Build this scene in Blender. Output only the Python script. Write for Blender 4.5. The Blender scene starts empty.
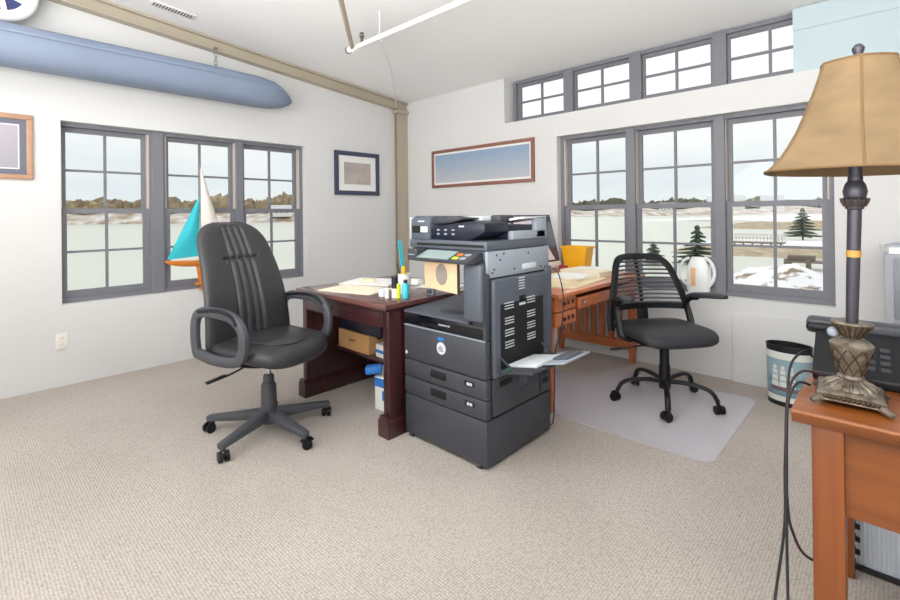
import bpy, bmesh, math, random
from math import pi, sin, cos, radians as R, sqrt
from mathutils import Vector, Matrix, Euler
rnd = random.Random(7)
S = bpy.context.scene
COL = S.collection

# ---------------------------------------------------------------- camera
cd = bpy.data.cameras.new('camera'); cam = bpy.data.objects.new('camera', cd); COL.objects.link(cam)
YAW, ROLL, PITCH, FPX, CY = 7.57675989e-01, -1.13523977e-02, 2.69789390e-03, 468.9, 213.4
cam.matrix_world = (Matrix.Translation((4.5325, -3.953, 1.25)) @ Matrix.Rotation(YAW, 4, 'Z')
                    @ Matrix.Rotation(pi/2 + PITCH, 4, 'X') @ Matrix.Rotation(ROLL, 4, 'Z'))
cd.sensor_fit = 'HORIZONTAL'; cd.sensor_width = 36.0
cd.lens = FPX / 900 * 36.0
cd.shift_y = -(300 - CY) / 900
cd.clip_start = 0.05; cd.clip_end = 3000
S.camera = cam

# ---------------------------------------------------------------- colour management
S.view_settings.view_transform = 'Standard'; S.view_settings.look = 'None'
S.view_settings.gamma = 1.0; S.view_settings.use_curve_mapping = False
S.view_settings.exposure = 0.2

# ---------------------------------------------------------------- sky
def srgb(r, g, b):
    f = lambda c: (c/255/12.92) if c/255 <= .04045 else ((c/255+.055)/1.055)**2.4
    return (f(r), f(g), f(b), 1)
W = bpy.data.worlds.new('sky'); S.world = W; W.use_nodes = True
nt = W.node_tree; nt.nodes.clear()
def wn(t, **k):
    n = nt.nodes.new(t)
    for a, v in k.items(): setattr(n, a, v)
    return n
tc = wn('ShaderNodeTexCoord'); mp = wn('ShaderNodeMapping'); mp.inputs['Scale'].default_value = (1.6, 1.6, 7.0)
nz = wn('ShaderNodeTexNoise'); nz.inputs['Scale'].default_value = 2.2; nz.inputs['Detail'].default_value = 7; nz.inputs['Roughness'].default_value = .55
nt.links.new(tc.outputs['Generated'], mp.inputs['Vector']); nt.links.new(mp.outputs['Vector'], nz.inputs['Vector'])
cr = wn('ShaderNodeValToRGB'); cr.color_ramp.elements[0].position = .38; cr.color_ramp.elements[1].position = .62
cr.color_ramp.elements[0].color = srgb(210, 217, 222); cr.color_ramp.elements[1].color = srgb(238, 238, 234)
nt.links.new(nz.outputs['Fac'], cr.inputs['Fac'])
sx = wn('ShaderNodeSeparateXYZ'); nt.links.new(tc.outputs['Generated'], sx.inputs[0])
el = wn('ShaderNodeValToRGB')      # by elevation: bluish band low, brighter cloud above
e = el.color_ramp.elements; e[0].position = 0.0; e[0].color = srgb(220, 224, 225); e[1].position = .24; e[1].color = srgb(255, 255, 254)
m_ = e.new(.06); m_.color = srgb(214, 221, 225)
m_ = e.new(.13); m_.color = srgb(233, 236, 235)
nt.links.new(sx.outputs['Z'], el.inputs['Fac'])
mx = wn('ShaderNodeMixRGB', blend_type='MIX'); mx.inputs['Fac'].default_value = .68
nt.links.new(cr.outputs['Color'], mx.inputs['Color1']); nt.links.new(el.outputs['Color'], mx.inputs['Color2'])
bg = wn('ShaderNodeBackground'); bg.inputs['Strength'].default_value = 1.06
nt.links.new(mx.outputs['Color'], bg.inputs['Color'])
wo = wn('ShaderNodeOutputWorld'); nt.links.new(bg.outputs['Background'], wo.inputs['Surface'])

# ---------------------------------------------------------------- lights
def area(name, loc, target, sx_, sy_, power, col=(1, 1, 1)):
    l = bpy.data.lights.new(name, 'AREA'); l.shape = 'RECTANGLE'; l.size = sx_; l.size_y = sy_; l.energy = power; l.color = col
    o = bpy.data.objects.new(name, l); COL.objects.link(o); o.location = loc
    o.rotation_euler = (Vector(target) - Vector(loc)).to_track_quat('-Z', 'Y').to_euler()
    return o
# fill lamps added behind the camera to brighten the room and ceiling
area('fill_front', (2.6, -6.6, 1.7), (2.6, 0, 1.5), 5.0, 2.2, 46, (1, .995, .985))
area('fill_right', (6.1, -4.6, 1.7), (0, -2.6, 1.3), 3.0, 2.0, 8, (1, .995, .985))
area('ceiling_fill', (3.9, -4.9, 1.7), (3.6, -4.2, 3.2), 3.8, 2.4, 235, (1, .995, .985))
sl = bpy.data.lights.new('winter_sun', 'SUN'); sl.energy = .9; sl.angle = R(25); sl.color = (1, .97, .92)
so = bpy.data.objects.new('winter_sun', sl); COL.objects.link(so); so.rotation_euler = (R(48), 0, R(-150))

# ---------------------------------------------------------------- materials
def mat(name, rgb, rough=.6, metal=0., var=0., vscale=8., vcol=None, bump=0., bscale=200., stretch=None, spec=.5, detail=4., coat=0.):
    m = bpy.data.materials.new(name); m.use_nodes = True
    t = m.node_tree; b = t.nodes['Principled BSDF']
    c = srgb(*rgb); b.inputs['Base Color'].default_value = c
    b.inputs['Roughness'].default_value = rough; b.inputs['Metallic'].default_value = metal
    b.inputs['Specular IOR Level'].default_value = spec
    if coat: b.inputs['Coat Weight'].default_value = coat; b.inputs['Coat Roughness'].default_value = .12
    co = t.nodes.new('ShaderNodeTexCoord'); mpn = t.nodes.new('ShaderNodeMapping')
    t.links.new(co.outputs['Object'], mpn.inputs['Vector'])
    if stretch: mpn.inputs['Scale'].default_value = stretch
    if var or vcol:
        n = t.nodes.new('ShaderNodeTexNoise'); n.inputs['Scale'].default_value = vscale; n.inputs['Detail'].default_value = detail
        t.links.new(mpn.outputs['Vector'], n.inputs['Vector'])
        r = t.nodes.new('ShaderNodeValToRGB'); r.color_ramp.elements[0].position = .33; r.color_ramp.elements[1].position = .67
        v2 = srgb(*vcol) if vcol else tuple(min(1, x*(1+var)) for x in c[:3]) + (1,)
        v1 = c if vcol else tuple(x*(1-var) for x in c[:3]) + (1,)
        r.color_ramp.elements[0].color = v1; r.color_ramp.elements[1].color = v2
        t.links.new(n.outputs['Fac'], r.inputs['Fac']); t.links.new(r.outputs['Color'], b.inputs['Base Color'])
    if bump:
        n2 = t.nodes.new('ShaderNodeTexNoise'); n2.inputs['Scale'].default_value = bscale; n2.inputs['Detail'].default_value = 3
        t.links.new(co.outputs['Object'], n2.inputs['Vector'])
        bp = t.nodes.new('ShaderNodeBump'); bp.inputs['Strength'].default_value = bump; bp.inputs['Distance'].default_value = .004
        t.links.new(n2.outputs['Fac'], bp.inputs['Height']); t.links.new(bp.outputs['Normal'], b.inputs['Normal'])
    return m
M = {}
M['wall'] = mat('white_wall_paint', (210, 210, 209), .75, var=.015, vscale=1.2, bump=.05, bscale=90)
M['ceil'] = mat('white_ceiling_paint', (240, 240, 240), .85)
M['blue_paint'] = mat('pale_blue_board', (186, 202, 207), .7)
M['cream'] = mat('cream_painted_steel', (174, 164, 146), .55, var=.03, vscale=3)
M['win'] = mat('grey_window_paint', (116, 117, 124), .5)
M['liner'] = mat('beige_jamb_liner', (196, 184, 176), .6)
M['black_plastic'] = mat('black_plastic', (19, 20, 24), .4, spec=.3, bump=.03, bscale=300)
M['dark_plastic'] = mat('charcoal_plastic', (58, 60, 66), .5)
M['grey_plastic'] = mat('dark_grey_nylon', (70, 72, 78), .5)
M['leather'] = mat('black_leatherette', (50, 50, 53), .36, var=.06, vscale=20, bump=.06, bscale=160)
M['fabric_black'] = mat('black_chair_fabric', (40, 41, 46), .62, bump=.12, bscale=350)
M['chrome'] = mat('chrome', (200, 200, 204), .2, 1.)
M['steel'] = mat('dull_steel', (140, 140, 142), .4, .9)
M['mahog'] = mat('dark_mahogany', (44, 19, 23), .3, vcol=(68, 30, 31), vscale=3.5, stretch=(6, 6, .6), coat=.4)
M['mahog_sheen'] = mat('mahogany_top_sheen', (92, 58, 54), .2, vcol=(108, 72, 66), vscale=3.5, stretch=(.6, 6, 6), coat=.5)  # desktop paler and greyer than the sides, glossy reflection mixed into its colour
M['oak'] = mat('orange_brown_wood', (180, 100, 58), .38, vcol=(204, 124, 78), vscale=4, stretch=(7, .7, 7), coat=.2)
M['oak_v'] = mat('orange_brown_wood_upright', (170, 90, 52), .38, vcol=(196, 112, 68), vscale=4, stretch=(8, 8, .6), coat=.2)
M['oak_x'] = mat('orange_brown_wood_across', (170, 94, 50), .38, vcol=(196, 116, 66), vscale=4, stretch=(.7, 8, 8), coat=.2)
M['honey_v'] = mat('honey_wood_upright', (116, 58, 18), .4, vcol=(140, 76, 27), vscale=3.5, stretch=(10, 10, .5), coat=.25)
M['honey_x'] = mat('honey_wood_across', (118, 61, 19), .4, vcol=(142, 80, 30), vscale=3.5, stretch=(.5, 9, 9), coat=.25)
M['brass'] = mat('dark_knob', (60, 48, 40), .4, .6)
M['prn'] = mat('printer_charcoal', (62, 64, 71), .48, bump=.03, bscale=260)
M['prn_mid'] = mat('printer_slate_grey', (80, 86, 96), .45)
M['prn_light'] = mat('printer_light_grey', (150, 158, 168), .45)
M['prn_pale'] = mat('printer_pale_trim', (206, 210, 214), .5)
M['gloss'] = mat('gloss_black', (14, 15, 20), .12)
M['navy'] = mat('navy_black_tray', (22, 26, 42), .35)
M['vent_dark'] = mat('vent_black', (10, 10, 12), .7)
M['screen'] = mat('screen_grey_green', (150, 168, 164), .15)
M['paper'] = mat('white_paper', (240, 240, 236), .8)
M['manila'] = mat('manila_card', (236, 218, 180), .8)
M['manila2'] = mat('pale_manila_paper', (240, 230, 206), .8)
M['peach'] = mat('peach_card', (226, 196, 158), .75)
M['smudge'] = mat('grey_print', (150, 140, 132), .8)
M['carton'] = mat('brown_cardboard', (196, 150, 98), .8, var=.04, vscale=6)
M['ink'] = mat('dark_print', (60, 50, 44), .8)
M['blue'] = mat('bright_blue_print', (40, 120, 200), .5)
M['cyan'] = mat('turquoise', (64, 190, 206), .45)
M['lime'] = mat('lime_yellow', (206, 226, 40), .5)
M['yellow'] = mat('amber_plastic', (242, 178, 24), .4)
M['orange'] = mat('orange_plastic', (226, 120, 40), .45)
M['red'] = mat('dull_red', (150, 40, 50), .5)
M['lilac'] = mat('pale_lilac_reflection', (226, 218, 230), .25)
M['dark_purple'] = mat('dark_purple_screen', (66, 58, 82), .25)
M['violet'] = mat('violet_black', (50, 40, 70), .5)
M['hull'] = mat('blue_grey_hull', (118, 131, 153), .55, vcol=(128, 141, 162), vscale=1.2)
M['wood_frame'] = mat('pale_wood_frame', (180, 140, 112), .5, var=.05, vscale=20)
M['red_frame'] = mat('reddish_brown_frame', (136, 92, 78), .45, var=.05, vscale=20)
M['ink_frame'] = mat('dark_blue_frame', (62, 66, 86), .4)
M['mat_board'] = mat('white_mount', (226, 226, 224), .8)
M['grey_mat'] = mat('slate_mount', (104, 108, 122), .7)
M['pic_grey'] = mat('grey_beige_print', (160, 154, 150), .5, vcol=(182, 172, 164), vscale=6)
M['outlet'] = mat('outlet_plastic', (226, 222, 214), .5)
M['outlet_dark'] = mat('outlet_slots', (120, 112, 96), .6)
M['sail_white'] = mat('white_sailcloth', (228, 222, 214), .8)
M['sail_blue'] = mat('turquoise_sailcloth', (48, 186, 200), .7)
M['boat_wood'] = mat('varnished_orange_hull', (214, 128, 50), .3)
M['bronze'] = mat('antique_bronze', (62, 60, 68), .42, .35)
M['pewter'] = mat('antique_pewter', (74, 64, 54), .42, .4, vcol=(136, 126, 112), vscale=45, bump=.25, bscale=180)
M['pewter_dark'] = mat('antique_pewter_grooves', (70, 54, 38), .5, .3)
M['shade'] = mat('tan_parchment_shade', (104, 85, 59), .85, vcol=(128, 106, 76), vscale=5, stretch=(1, 1, 2.5), detail=8)
M['shade_trim'] = mat('brown_shade_trim', (104, 78, 46), .7)
M['cab'] = mat('grey_cabinet_enamel', (142, 146, 152), .45)
M['cab_front'] = mat('grey_cabinet_drawer', (122, 126, 132), .45)
M['white_plastic'] = mat('white_plastic', (232, 234, 234), .3)
M['bin_band'] = mat('black_tin', (28, 28, 32), .35)
M['bin_pale'] = mat('pale_tin_band', (214, 216, 208), .45)
M['ribbed'] = mat('pale_grey_plastic', (198, 206, 216), .5)
M['cord'] = mat('black_cord', (34, 34, 38), .5)
M['cord_blue'] = mat('dark_blue_cord', (34, 46, 74), .5)
M['pipe_white'] = mat('white_painted_pipe', (228, 228, 226), .5)
M['snow'] = mat('snow', (238, 238, 238), .8, vcol=(226, 226, 226), vscale=.6)
M['ring_blue'] = mat('navy_disc', (40, 52, 100), .5)

def pic_gradient(name, c0, c1, axis='Z'):
    m = bpy.data.materials.new(name); m.use_nodes = True; t = m.node_tree; b = t.nodes['Principled BSDF']
    co = t.nodes.new('ShaderNodeTexCoord'); s = t.nodes.new('ShaderNodeSeparateXYZ'); t.links.new(co.outputs['Generated'], s.inputs[0])
    n = t.nodes.new('ShaderNodeTexNoise'); n.inputs['Scale'].default_value = 6; t.links.new(co.outputs['Generated'], n.inputs['Vector'])
    a = t.nodes.new('ShaderNodeMath'); a.operation = 'MULTIPLY_ADD'; a.inputs[1].default_value = .25
    t.links.new(n.outputs['Fac'], a.inputs[0]); t.links.new(s.outputs[axis], a.inputs[2])
    r = t.nodes.new('ShaderNodeValToRGB'); r.color_ramp.elements[0].color = srgb(*c0); r.color_ramp.elements[1].color = srgb(*c1)
    t.links.new(a.outputs[0], r.inputs['Fac']); t.links.new(r.outputs['Color'], b.inputs['Base Color']); b.inputs['Roughness'].default_value = .35
    return m
M['seascape'] = pic_gradient('printed_seascape', (184, 186, 188), (138, 158, 182))
M['dusk'] = pic_gradient('printed_dusk', (150, 150, 158), (168, 160, 168))

def carpet():
    m = bpy.data.materials.new('beige_loop_carpet'); m.use_nodes = True; t = m.node_tree; b = t.nodes['Principled BSDF']
    co = t.nodes.new('ShaderNodeTexCoord'); v = t.nodes.new('ShaderNodeTexVoronoi'); v.inputs['Scale'].default_value = 92; v.inputs['Randomness'].default_value = .35
    t.links.new(co.outputs['Object'], v.inputs['Vector'])
    r = t.nodes.new('ShaderNodeValToRGB'); r.color_ramp.elements[0].color = srgb(196, 188, 180); r.color_ramp.elements[1].color = srgb(158, 149, 141)
    r.color_ramp.elements[0].position = .2; r.color_ramp.elements[1].position = .72
    t.links.new(v.outputs['Distance'], r.inputs['Fac'])
    n = t.nodes.new('ShaderNodeTexNoise'); n.inputs['Scale'].default_value = 1.3; n.inputs['Detail'].default_value = 5
    t.links.new(co.outputs['Object'], n.inputs['Vector'])
    r2 = t.nodes.new('ShaderNodeValToRGB'); r2.color_ramp.elements[0].color = (.92, .915, .91, 1); r2.color_ramp.elements[1].color = (1, 1, 1, 1)
    r2.color_ramp.elements[0].position = .35; r2.color_ramp.elements[1].position = .6
    t.links.new(n.outputs['Fac'], r2.inputs['Fac'])
    mu = t.nodes.new('ShaderNodeMixRGB'); mu.blend_type = 'MULTIPLY'; mu.inputs['Fac'].default_value = 1
    t.links.new(r.outputs['Color'], mu.inputs['Color1']); t.links.new(r2.outputs['Color'], mu.inputs['Color2'])
    t.links.new(mu.outputs['Color'], b.inputs['Base Color']); b.inputs['Roughness'].default_value = .95; b.inputs['Specular IOR Level'].default_value = .1
    bp = t.nodes.new('ShaderNodeBump'); bp.inputs['Strength'].default_value = .6; bp.inputs['Distance'].default_value = .004; bp.invert = True
    t.links.new(v.outputs['Distance'], bp.inputs['Height']); t.links.new(bp.outputs['Normal'], b.inputs['Normal'])
    return m
M['carpet'] = carpet()

def glassy(name, tint, gloss, alpha, rough=.02):
    m = bpy.data.materials.new(name); m.use_nodes = True; t = m.node_tree; t.nodes.clear()
    tr = t.nodes.new('ShaderNodeBsdfTransparent'); tr.inputs['Color'].default_value = (*tint, 1)
    gl = t.nodes.new('ShaderNodeBsdfGlossy'); gl.inputs['Roughness'].default_value = rough; gl.inputs['Color'].default_value = (*gloss, 1)
    mx = t.nodes.new('ShaderNodeMixShader'); mx.inputs['Fac'].default_value = alpha
    o = t.nodes.new('ShaderNodeOutputMaterial')
    t.links.new(tr.outputs[0], mx.inputs[1]); t.links.new(gl.outputs[0], mx.inputs[2]); t.links.new(mx.outputs[0], o.inputs[0])
    return m
M['glass'] = glassy('window_glass', (.97, .98, .98), (1, 1, 1), .006)
def matpvc():
    m = bpy.data.materials.new('translucent_vinyl'); m.use_nodes = True; t = m.node_tree; t.nodes.clear()
    tr = t.nodes.new('ShaderNodeBsdfTransparent'); tr.inputs['Color'].default_value = (.95, .95, .97, 1)
    d = t.nodes.new('ShaderNodeBsdfPrincipled'); d.inputs['Base Color'].default_value = srgb(232, 228, 234); d.inputs['Roughness'].default_value = .22
    mx = t.nodes.new('ShaderNodeMixShader'); mx.inputs['Fac'].default_value = .5
    o = t.nodes.new('ShaderNodeOutputMaterial')
    t.links.new(tr.outputs[0], mx.inputs[1]); t.links.new(d.outputs[0], mx.inputs[2]); t.links.new(mx.outputs[0], o.inputs[0])
    return m
M['vinyl'] = matpvc()

# ---------------------------------------------------------------- mesh helper
class MB:
    def __init__(s): s.bm = bmesh.new(); s.mi = 0
    def _f(s, vs):
        try:
            f = s.bm.faces.new(vs); f.material_index = s.mi; return f
        except ValueError: return None
    def merge(s, b2, mx=None):
        if mx is not None: bmesh.ops.transform(b2, matrix=mx, verts=b2.verts)
        vm = {v: s.bm.verts.new(v.co) for v in b2.verts}
        for f in b2.faces: s._f([vm[v] for v in f.verts])
        b2.free()
    def box(s, lo, hi, bev=0., seg=2, mx=None):
        b = bmesh.new(); bmesh.ops.create_cube(b, size=1)
        d = [hi[i]-lo[i] for i in range(3)]
        for v in b.verts: v.co = Vector([lo[i] + (v.co[i]+.5)*d[i] for i in range(3)])
        if bev: bmesh.ops.bevel(b, geom=b.edges[:], offset=min(bev, .49*min(abs(x) for x in d)), segments=seg, profile=.5, affect='EDGES')
        s.merge(b, mx); return s
    def bar(s, p0, p1, w, h, bev=0., up=(0, 0, 1), w1=None, h1=None):
        p0, p1 = Vector(p0), Vector(p1); L = (p1-p0).length; z = (p1-p0).normalized(); up = Vector(up)
        if abs(z.dot(up)) > .98: up = Vector((1, 0, 0))
        x = up.cross(z).normalized(); y = z.cross(x)
        b = bmesh.new(); bmesh.ops.create_cube(b, size=1)
        for v in b.verts:
            k = v.co.z + .5; ww = w + ((w1 or w)-w)*k; hh = h + ((h1 or h)-h)*k
            v.co = Vector((v.co.x*ww, v.co.y*hh, k*L))
        if bev: bmesh.ops.bevel(b, geom=b.edges[:], offset=bev, segments=2, profile=.5, affect='EDGES')
        m = Matrix((x, y, z)).transposed().to_4x4(); m.translation = p0
        s.merge(b, m); return s
    def cyl(s, p0, p1, r0, r1=None, seg=20):
        r1 = r0 if r1 is None else r1
        p0, p1 = Vector(p0), Vector(p1); z = (p1-p0).normalized(); up = Vector((0, 0, 1)) if abs(z.z) < .95 else Vector((1, 0, 0))
        x = up.cross(z).normalized(); y = z.cross(x)
        a = [s.bm.verts.new(p0 + (x*cos(t)+y*sin(t))*r0) for t in [2*pi*i/seg for i in range(seg)]]
        c = [s.bm.verts.new(p1 + (x*cos(t)+y*sin(t))*r1) for t in [2*pi*i/seg for i in range(seg)]]
        for i in range(seg): s._f([a[i], a[(i+1) % seg], c[(i+1) % seg], c[i]])
        s._f(a[::-1]); s._f(c); return s
    def rings(s, rs, close=False, caps=True):
        V = [[s.bm.verts.new(p) for p in r] for r in rs]; n = len(rs[0]); k = len(V)
        for i in range(k if close else k-1):
            A, B = V[i], V[(i+1) % k]
            for j in range(n): s._f([A[j], A[(j+1) % n], B[(j+1) % n], B[j]])
        if caps and not close: s._f(V[0][::-1]); s._f(V[-1])
        return s
    def sweep(s, pts, w, h=None, close=False, up=(0, 0, 1), seg=10, sq=2., scale=None):
        """tube along pts; superellipse section w (sideways) x h (along up-ish)"""
        h = w if h is None else h; P = [Vector(p) for p in pts]; n = len(P); rs = []
        up = Vector(up); px = None
        for i in range(n):
            if close: t = P[(i+1) % n]-P[i-1]
            else: t = P[min(i+1, n-1)]-P[max(i-1, 0)]
            t.normalize()
            if px is None:
                u = up if abs(t.dot(up)) < .95 else Vector((1, 0, 0)) if abs(t.x) < .9 else Vector((0, 1, 0))
                x = u.cross(t).normalized()
            else: x = (px - t*px.dot(t)).normalized()
            px = x; y = t.cross(x); k = scale[i] if scale else 1.
            r = []
            for j in range(seg):
                a = 2*pi*j/seg; c, d = cos(a), sin(a)
                cx = math.copysign(abs(c)**(2/sq), c); dy = math.copysign(abs(d)**(2/sq), d)
                r.append(P[i] + x*cx*w*k/2 + y*dy*h*k/2)
            rs.append(r)
        return s.rings(rs, close)
    def lathe(s, prof, c=(0, 0, 0), seg=28, sx=1., sy=1., tilt=None):
        rs = [[Vector((c[0]+cos(2*pi*j/seg)*max(r, 1e-4)*sx, c[1]+sin(2*pi*j/seg)*max(r, 1e-4)*sy, c[2]+z)) for j in range(seg)] for r, z in prof]
        return s.rings(rs)
    def prism(s, poly, axis, a, b, bev=0.):
        """extrude 2-D poly along axis ('x','y','z') from a to b"""
        def P(u, v, w): return {'x': (w, u, v), 'y': (u, w, v), 'z': (u, v, w)}[axis]
        bb = bmesh.new()
        A = [bb.verts.new(P(u, v, a)) for u, v in poly]; B = [bb.verts.new(P(u, v, b)) for u, v in poly]; n = len(poly)
        for i in range(n): bb.faces.new([A[i], A[(i+1) % n], B[(i+1) % n], B[i]])
        bb.faces.new(A[::-1]); bb.faces.new(B)
        bmesh.ops.recalc_face_normals(bb, faces=bb.faces)
        if bev: bmesh.ops.bevel(bb, geom=bb.edges[:], offset=bev, segments=2, profile=.5, affect='EDGES')
        s.merge(bb); return s
    def sphere(s, c, r, sc=(1, 1, 1), u=16, v=10):
        b = bmesh.new(); bmesh.ops.create_uvsphere(b, u_segments=u, v_segments=v, radius=r)
        for q in b.verts: q.co = Vector((q.co.x*sc[0]+c[0], q.co.y*sc[1]+c[1], q.co.z*sc[2]+c[2]))
        s.merge(b); return s
    def sheet(s, fn, nu, nv, th=None):
        """grid fn(u,v) u,v in 0..1; th(u,v) -> offset vector for the closed back side"""
        F = [[s.bm.verts.new(fn(i/nu, j/nv)) for j in range(nv+1)] for i in range(nu+1)]
        for i in range(nu):
            for j in range(nv): s._f([F[i][j], F[i+1][j], F[i+1][j+1], F[i][j+1]])
        if th:
            B = [[s.bm.verts.new(Vector(fn(i/nu, j/nv))+Vector(th(i/nu, j/nv))) for j in range(nv+1)] for i in range(nu+1)]
            for i in range(nu):
                for j in range(nv): s._f([B[i][j+1], B[i+1][j+1], B[i+1][j], B[i][j]])
            for i in range(nu):
                s._f([F[i][0], B[i][0], B[i+1][0], F[i+1][0]]); s._f([F[i+1][nv], B[i+1][nv], B[i][nv], F[i][nv]])
            for j in range(nv):
                s._f([F[0][j+1], B[0][j+1], B[0][j], F[0][j]]); s._f([F[nu][j], B[nu][j], B[nu][j+1], F[nu][j+1]])
        return s
    def build(s, name, mats, parent=None, smooth=35):
        bmesh.ops.recalc_face_normals(s.bm, faces=s.bm.faces)
        me = bpy.data.meshes.new(name); s.bm.to_mesh(me); s.bm.free()
        for m in (mats if isinstance(mats, (list, tuple)) else [mats]): me.materials.append(M[m] if isinstance(m, str) else m)
        if smooth:
            for p in me.polygons: p.use_smooth = True
            me.set_sharp_from_angle(angle=R(smooth))
        o = bpy.data.objects.new(name, me); COL.objects.link(o)
        if parent: o.parent = parent
        return o

def tag(o, label=None, cat=None, group=None, kind=None):
    if label: o['label'] = label
    if cat: o['category'] = cat
    if group: o['group'] = group
    if kind: o['kind'] = kind
    return o
def thing(name, label, cat, loc=(0, 0, 0), rz=0., group=None, kind=None):
    o = bpy.data.objects.new(name, None); COL.objects.link(o); o.empty_display_size = .1
    o.location = loc; o.rotation_euler = (0, 0, rz)
    return tag(o, label, cat, group, kind)
def copy_tree(o, parent=None):
    c = o.copy(); COL.objects.link(c)
    if parent: c.parent = parent
    for ch in list(o.children): copy_tree(ch, c)
    return c
def arc(c, r, a0, a1, n, plane='xz', off=0.):
    out = []
    for i in range(n+1):
        a = a0+(a1-a0)*i/n; u, v = c[0]+r*cos(a), c[1]+r*sin(a)
        out.append({'xz': (u, off, v), 'xy': (u, v, off), 'yz': (off, u, v)}[plane])
    return out
def spline(pts, n=8):
    P = [Vector(p) for p in pts]; out = []
    for i in range(len(P)-1):
        p0, p1, p2, p3 = P[max(i-1, 0)], P[i], P[i+1], P[min(i+2, len(P)-1)]
        for k in range(n):
            t = k/n
            out.append(.5*((2*p1)+(-p0+p2)*t+(2*p0-5*p1+4*p2-p3)*t*t+(-p0+3*p1-3*p2+p3)*t**3))
    out.append(P[-1]); return out

# ================================================================ THE ROOM
XR, YF = 6.3, -6.9
ceil_z = lambda y: 2.665 - .092*y
def wall_cells(mb, us, vs, skip, fn):
    """boxes for the grid us x vs except cells whose centre lies in a skip rectangle"""
    for i in range(len(us)-1):
        for j in range(len(vs)-1):
            cu, cv = (us[i]+us[i+1])/2, (vs[j]+vs[j+1])/2
            if any(a < cu < b and c < cv < d for a, b, c, d in skip): continue
            fn(us[i], us[i+1], vs[j], vs[j+1])
LW_O = (-3.402, -1.385, .606, 1.992)       # left opening  y0 y1 z0 z1
BW_O = (2.205, 4.252, .612, 1.985)         # back opening  x0 x1 z0 z1
CL_O = (1.591, 5.9, 2.195, 2.75)           # clerestory
f = MB(); f.box((-.05, YF-.05, -.12), (XR+.05, .12, 0)); tag(f.build('floor', 'carpet', smooth=0), 'beige looped carpet covering the office floor', 'floor', kind='structure')
w = MB(); wall_cells(w, [YF, LW_O[0], LW_O[1], .2], [0, LW_O[2], LW_O[3], 3.42], [LW_O], lambda a, b, c, d: w.box((-.2, a, c), (0, b, d)))
bmesh.ops.remove_doubles(w.bm, verts=w.bm.verts, dist=1e-5)
tag(w.build('wall_left', 'wall', smooth=0), 'white wall on the left with three grey windows', 'wall', kind='structure')
w = MB(); wall_cells(w, [0, CL_O[0], BW_O[0], BW_O[1], CL_O[1], XR], [0, BW_O[2], BW_O[3], CL_O[2], CL_O[3]], [BW_O, CL_O], lambda a, b, c, d: w.box((a, 0, c), (b, .2, d)))
bmesh.ops.remove_doubles(w.bm, verts=w.bm.verts, dist=1e-5)
tag(w.build('wall_back', 'wall', smooth=0), 'white wall behind the desks with large windows and a clerestory row', 'wall', kind='structure')
w = MB(); w.box((XR, YF, 0), (XR+.2, .2, 3.42)); tag(w.build('wall_right', 'wall', smooth=0), 'plain white wall at the right side of the room', 'wall', kind='structure')
w = MB(); w.box((-.2, YF-.2, 0), (XR+.2, YF, 3.5)); tag(w.build('wall_front', 'wall', smooth=0), 'plain white wall behind the camera', 'wall', kind='structure')
c = MB(); c.prism([(.24, ceil_z(.24)), (YF-.2, ceil_z(YF-.2)), (YF-.2, ceil_z(YF-.2)+.15), (.24, ceil_z(.24)+.15)], 'x', -.2, XR+.2)
tag(c.build('ceiling', 'ceil', smooth=0), 'white sloping ceiling rising away from the window wall', 'ceiling', kind='structure')
# pale blue board closing the right part of the clerestory recess
b = MB(); b.box((4.035, .07, 2.197), (5.9, .1, ceil_z(.1)-.003)); b.box((4.035, .062, 2.50), (5.9, .07, ceil_z(.1)-.004))
tag(b.build('trim_1', 'blue_paint', smooth=0), 'pale blue board filling the right end of the clerestory', 'panel', kind='structure')
# steel beam along the left wall, steel column in the corner
t = MB()
def beam_box(x0, x1, lo, hi, y0=YF, y1=-.005):
    t.prism([(y1, ceil_z(y1)+lo), (y0, ceil_z(y0)+lo), (y0, ceil_z(y0)+hi), (y1, ceil_z(y1)+hi)], 'x', x0, x1)
beam_box(0, .09, -.115, -.103); beam_box(0, .055, -.103, -.02); beam_box(0, .09, -.02, -.002)
tag(t.build('trim_2', 'cream', smooth=0), 'cream painted steel beam under the ceiling of the left wall', 'beam', kind='structure')
t = MB(); t.box((.0, -.165, 0), (.012, 0, 2.56)); t.box((.012, -.09, 0), (.06, -.075, 2.56)); t.box((.06, -.165, 0), (.072, 0, 2.56)); t.box((0, -.2, 2.52), (.1, 0, 2.555))
tag(t.build('trim_3', 'cream', smooth=0), 'cream painted steel column standing in the corner', 'column', kind='structure')
# painted board boxed against the back wall under the right-hand window
t = MB(); t.box((3.66, -.022, 0), (4.45, 0, .5), .003)
tag(t.build('trim_4', 'wall', smooth=0), 'low white board on the back wall under the right window', 'panel', kind='structure')

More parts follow.
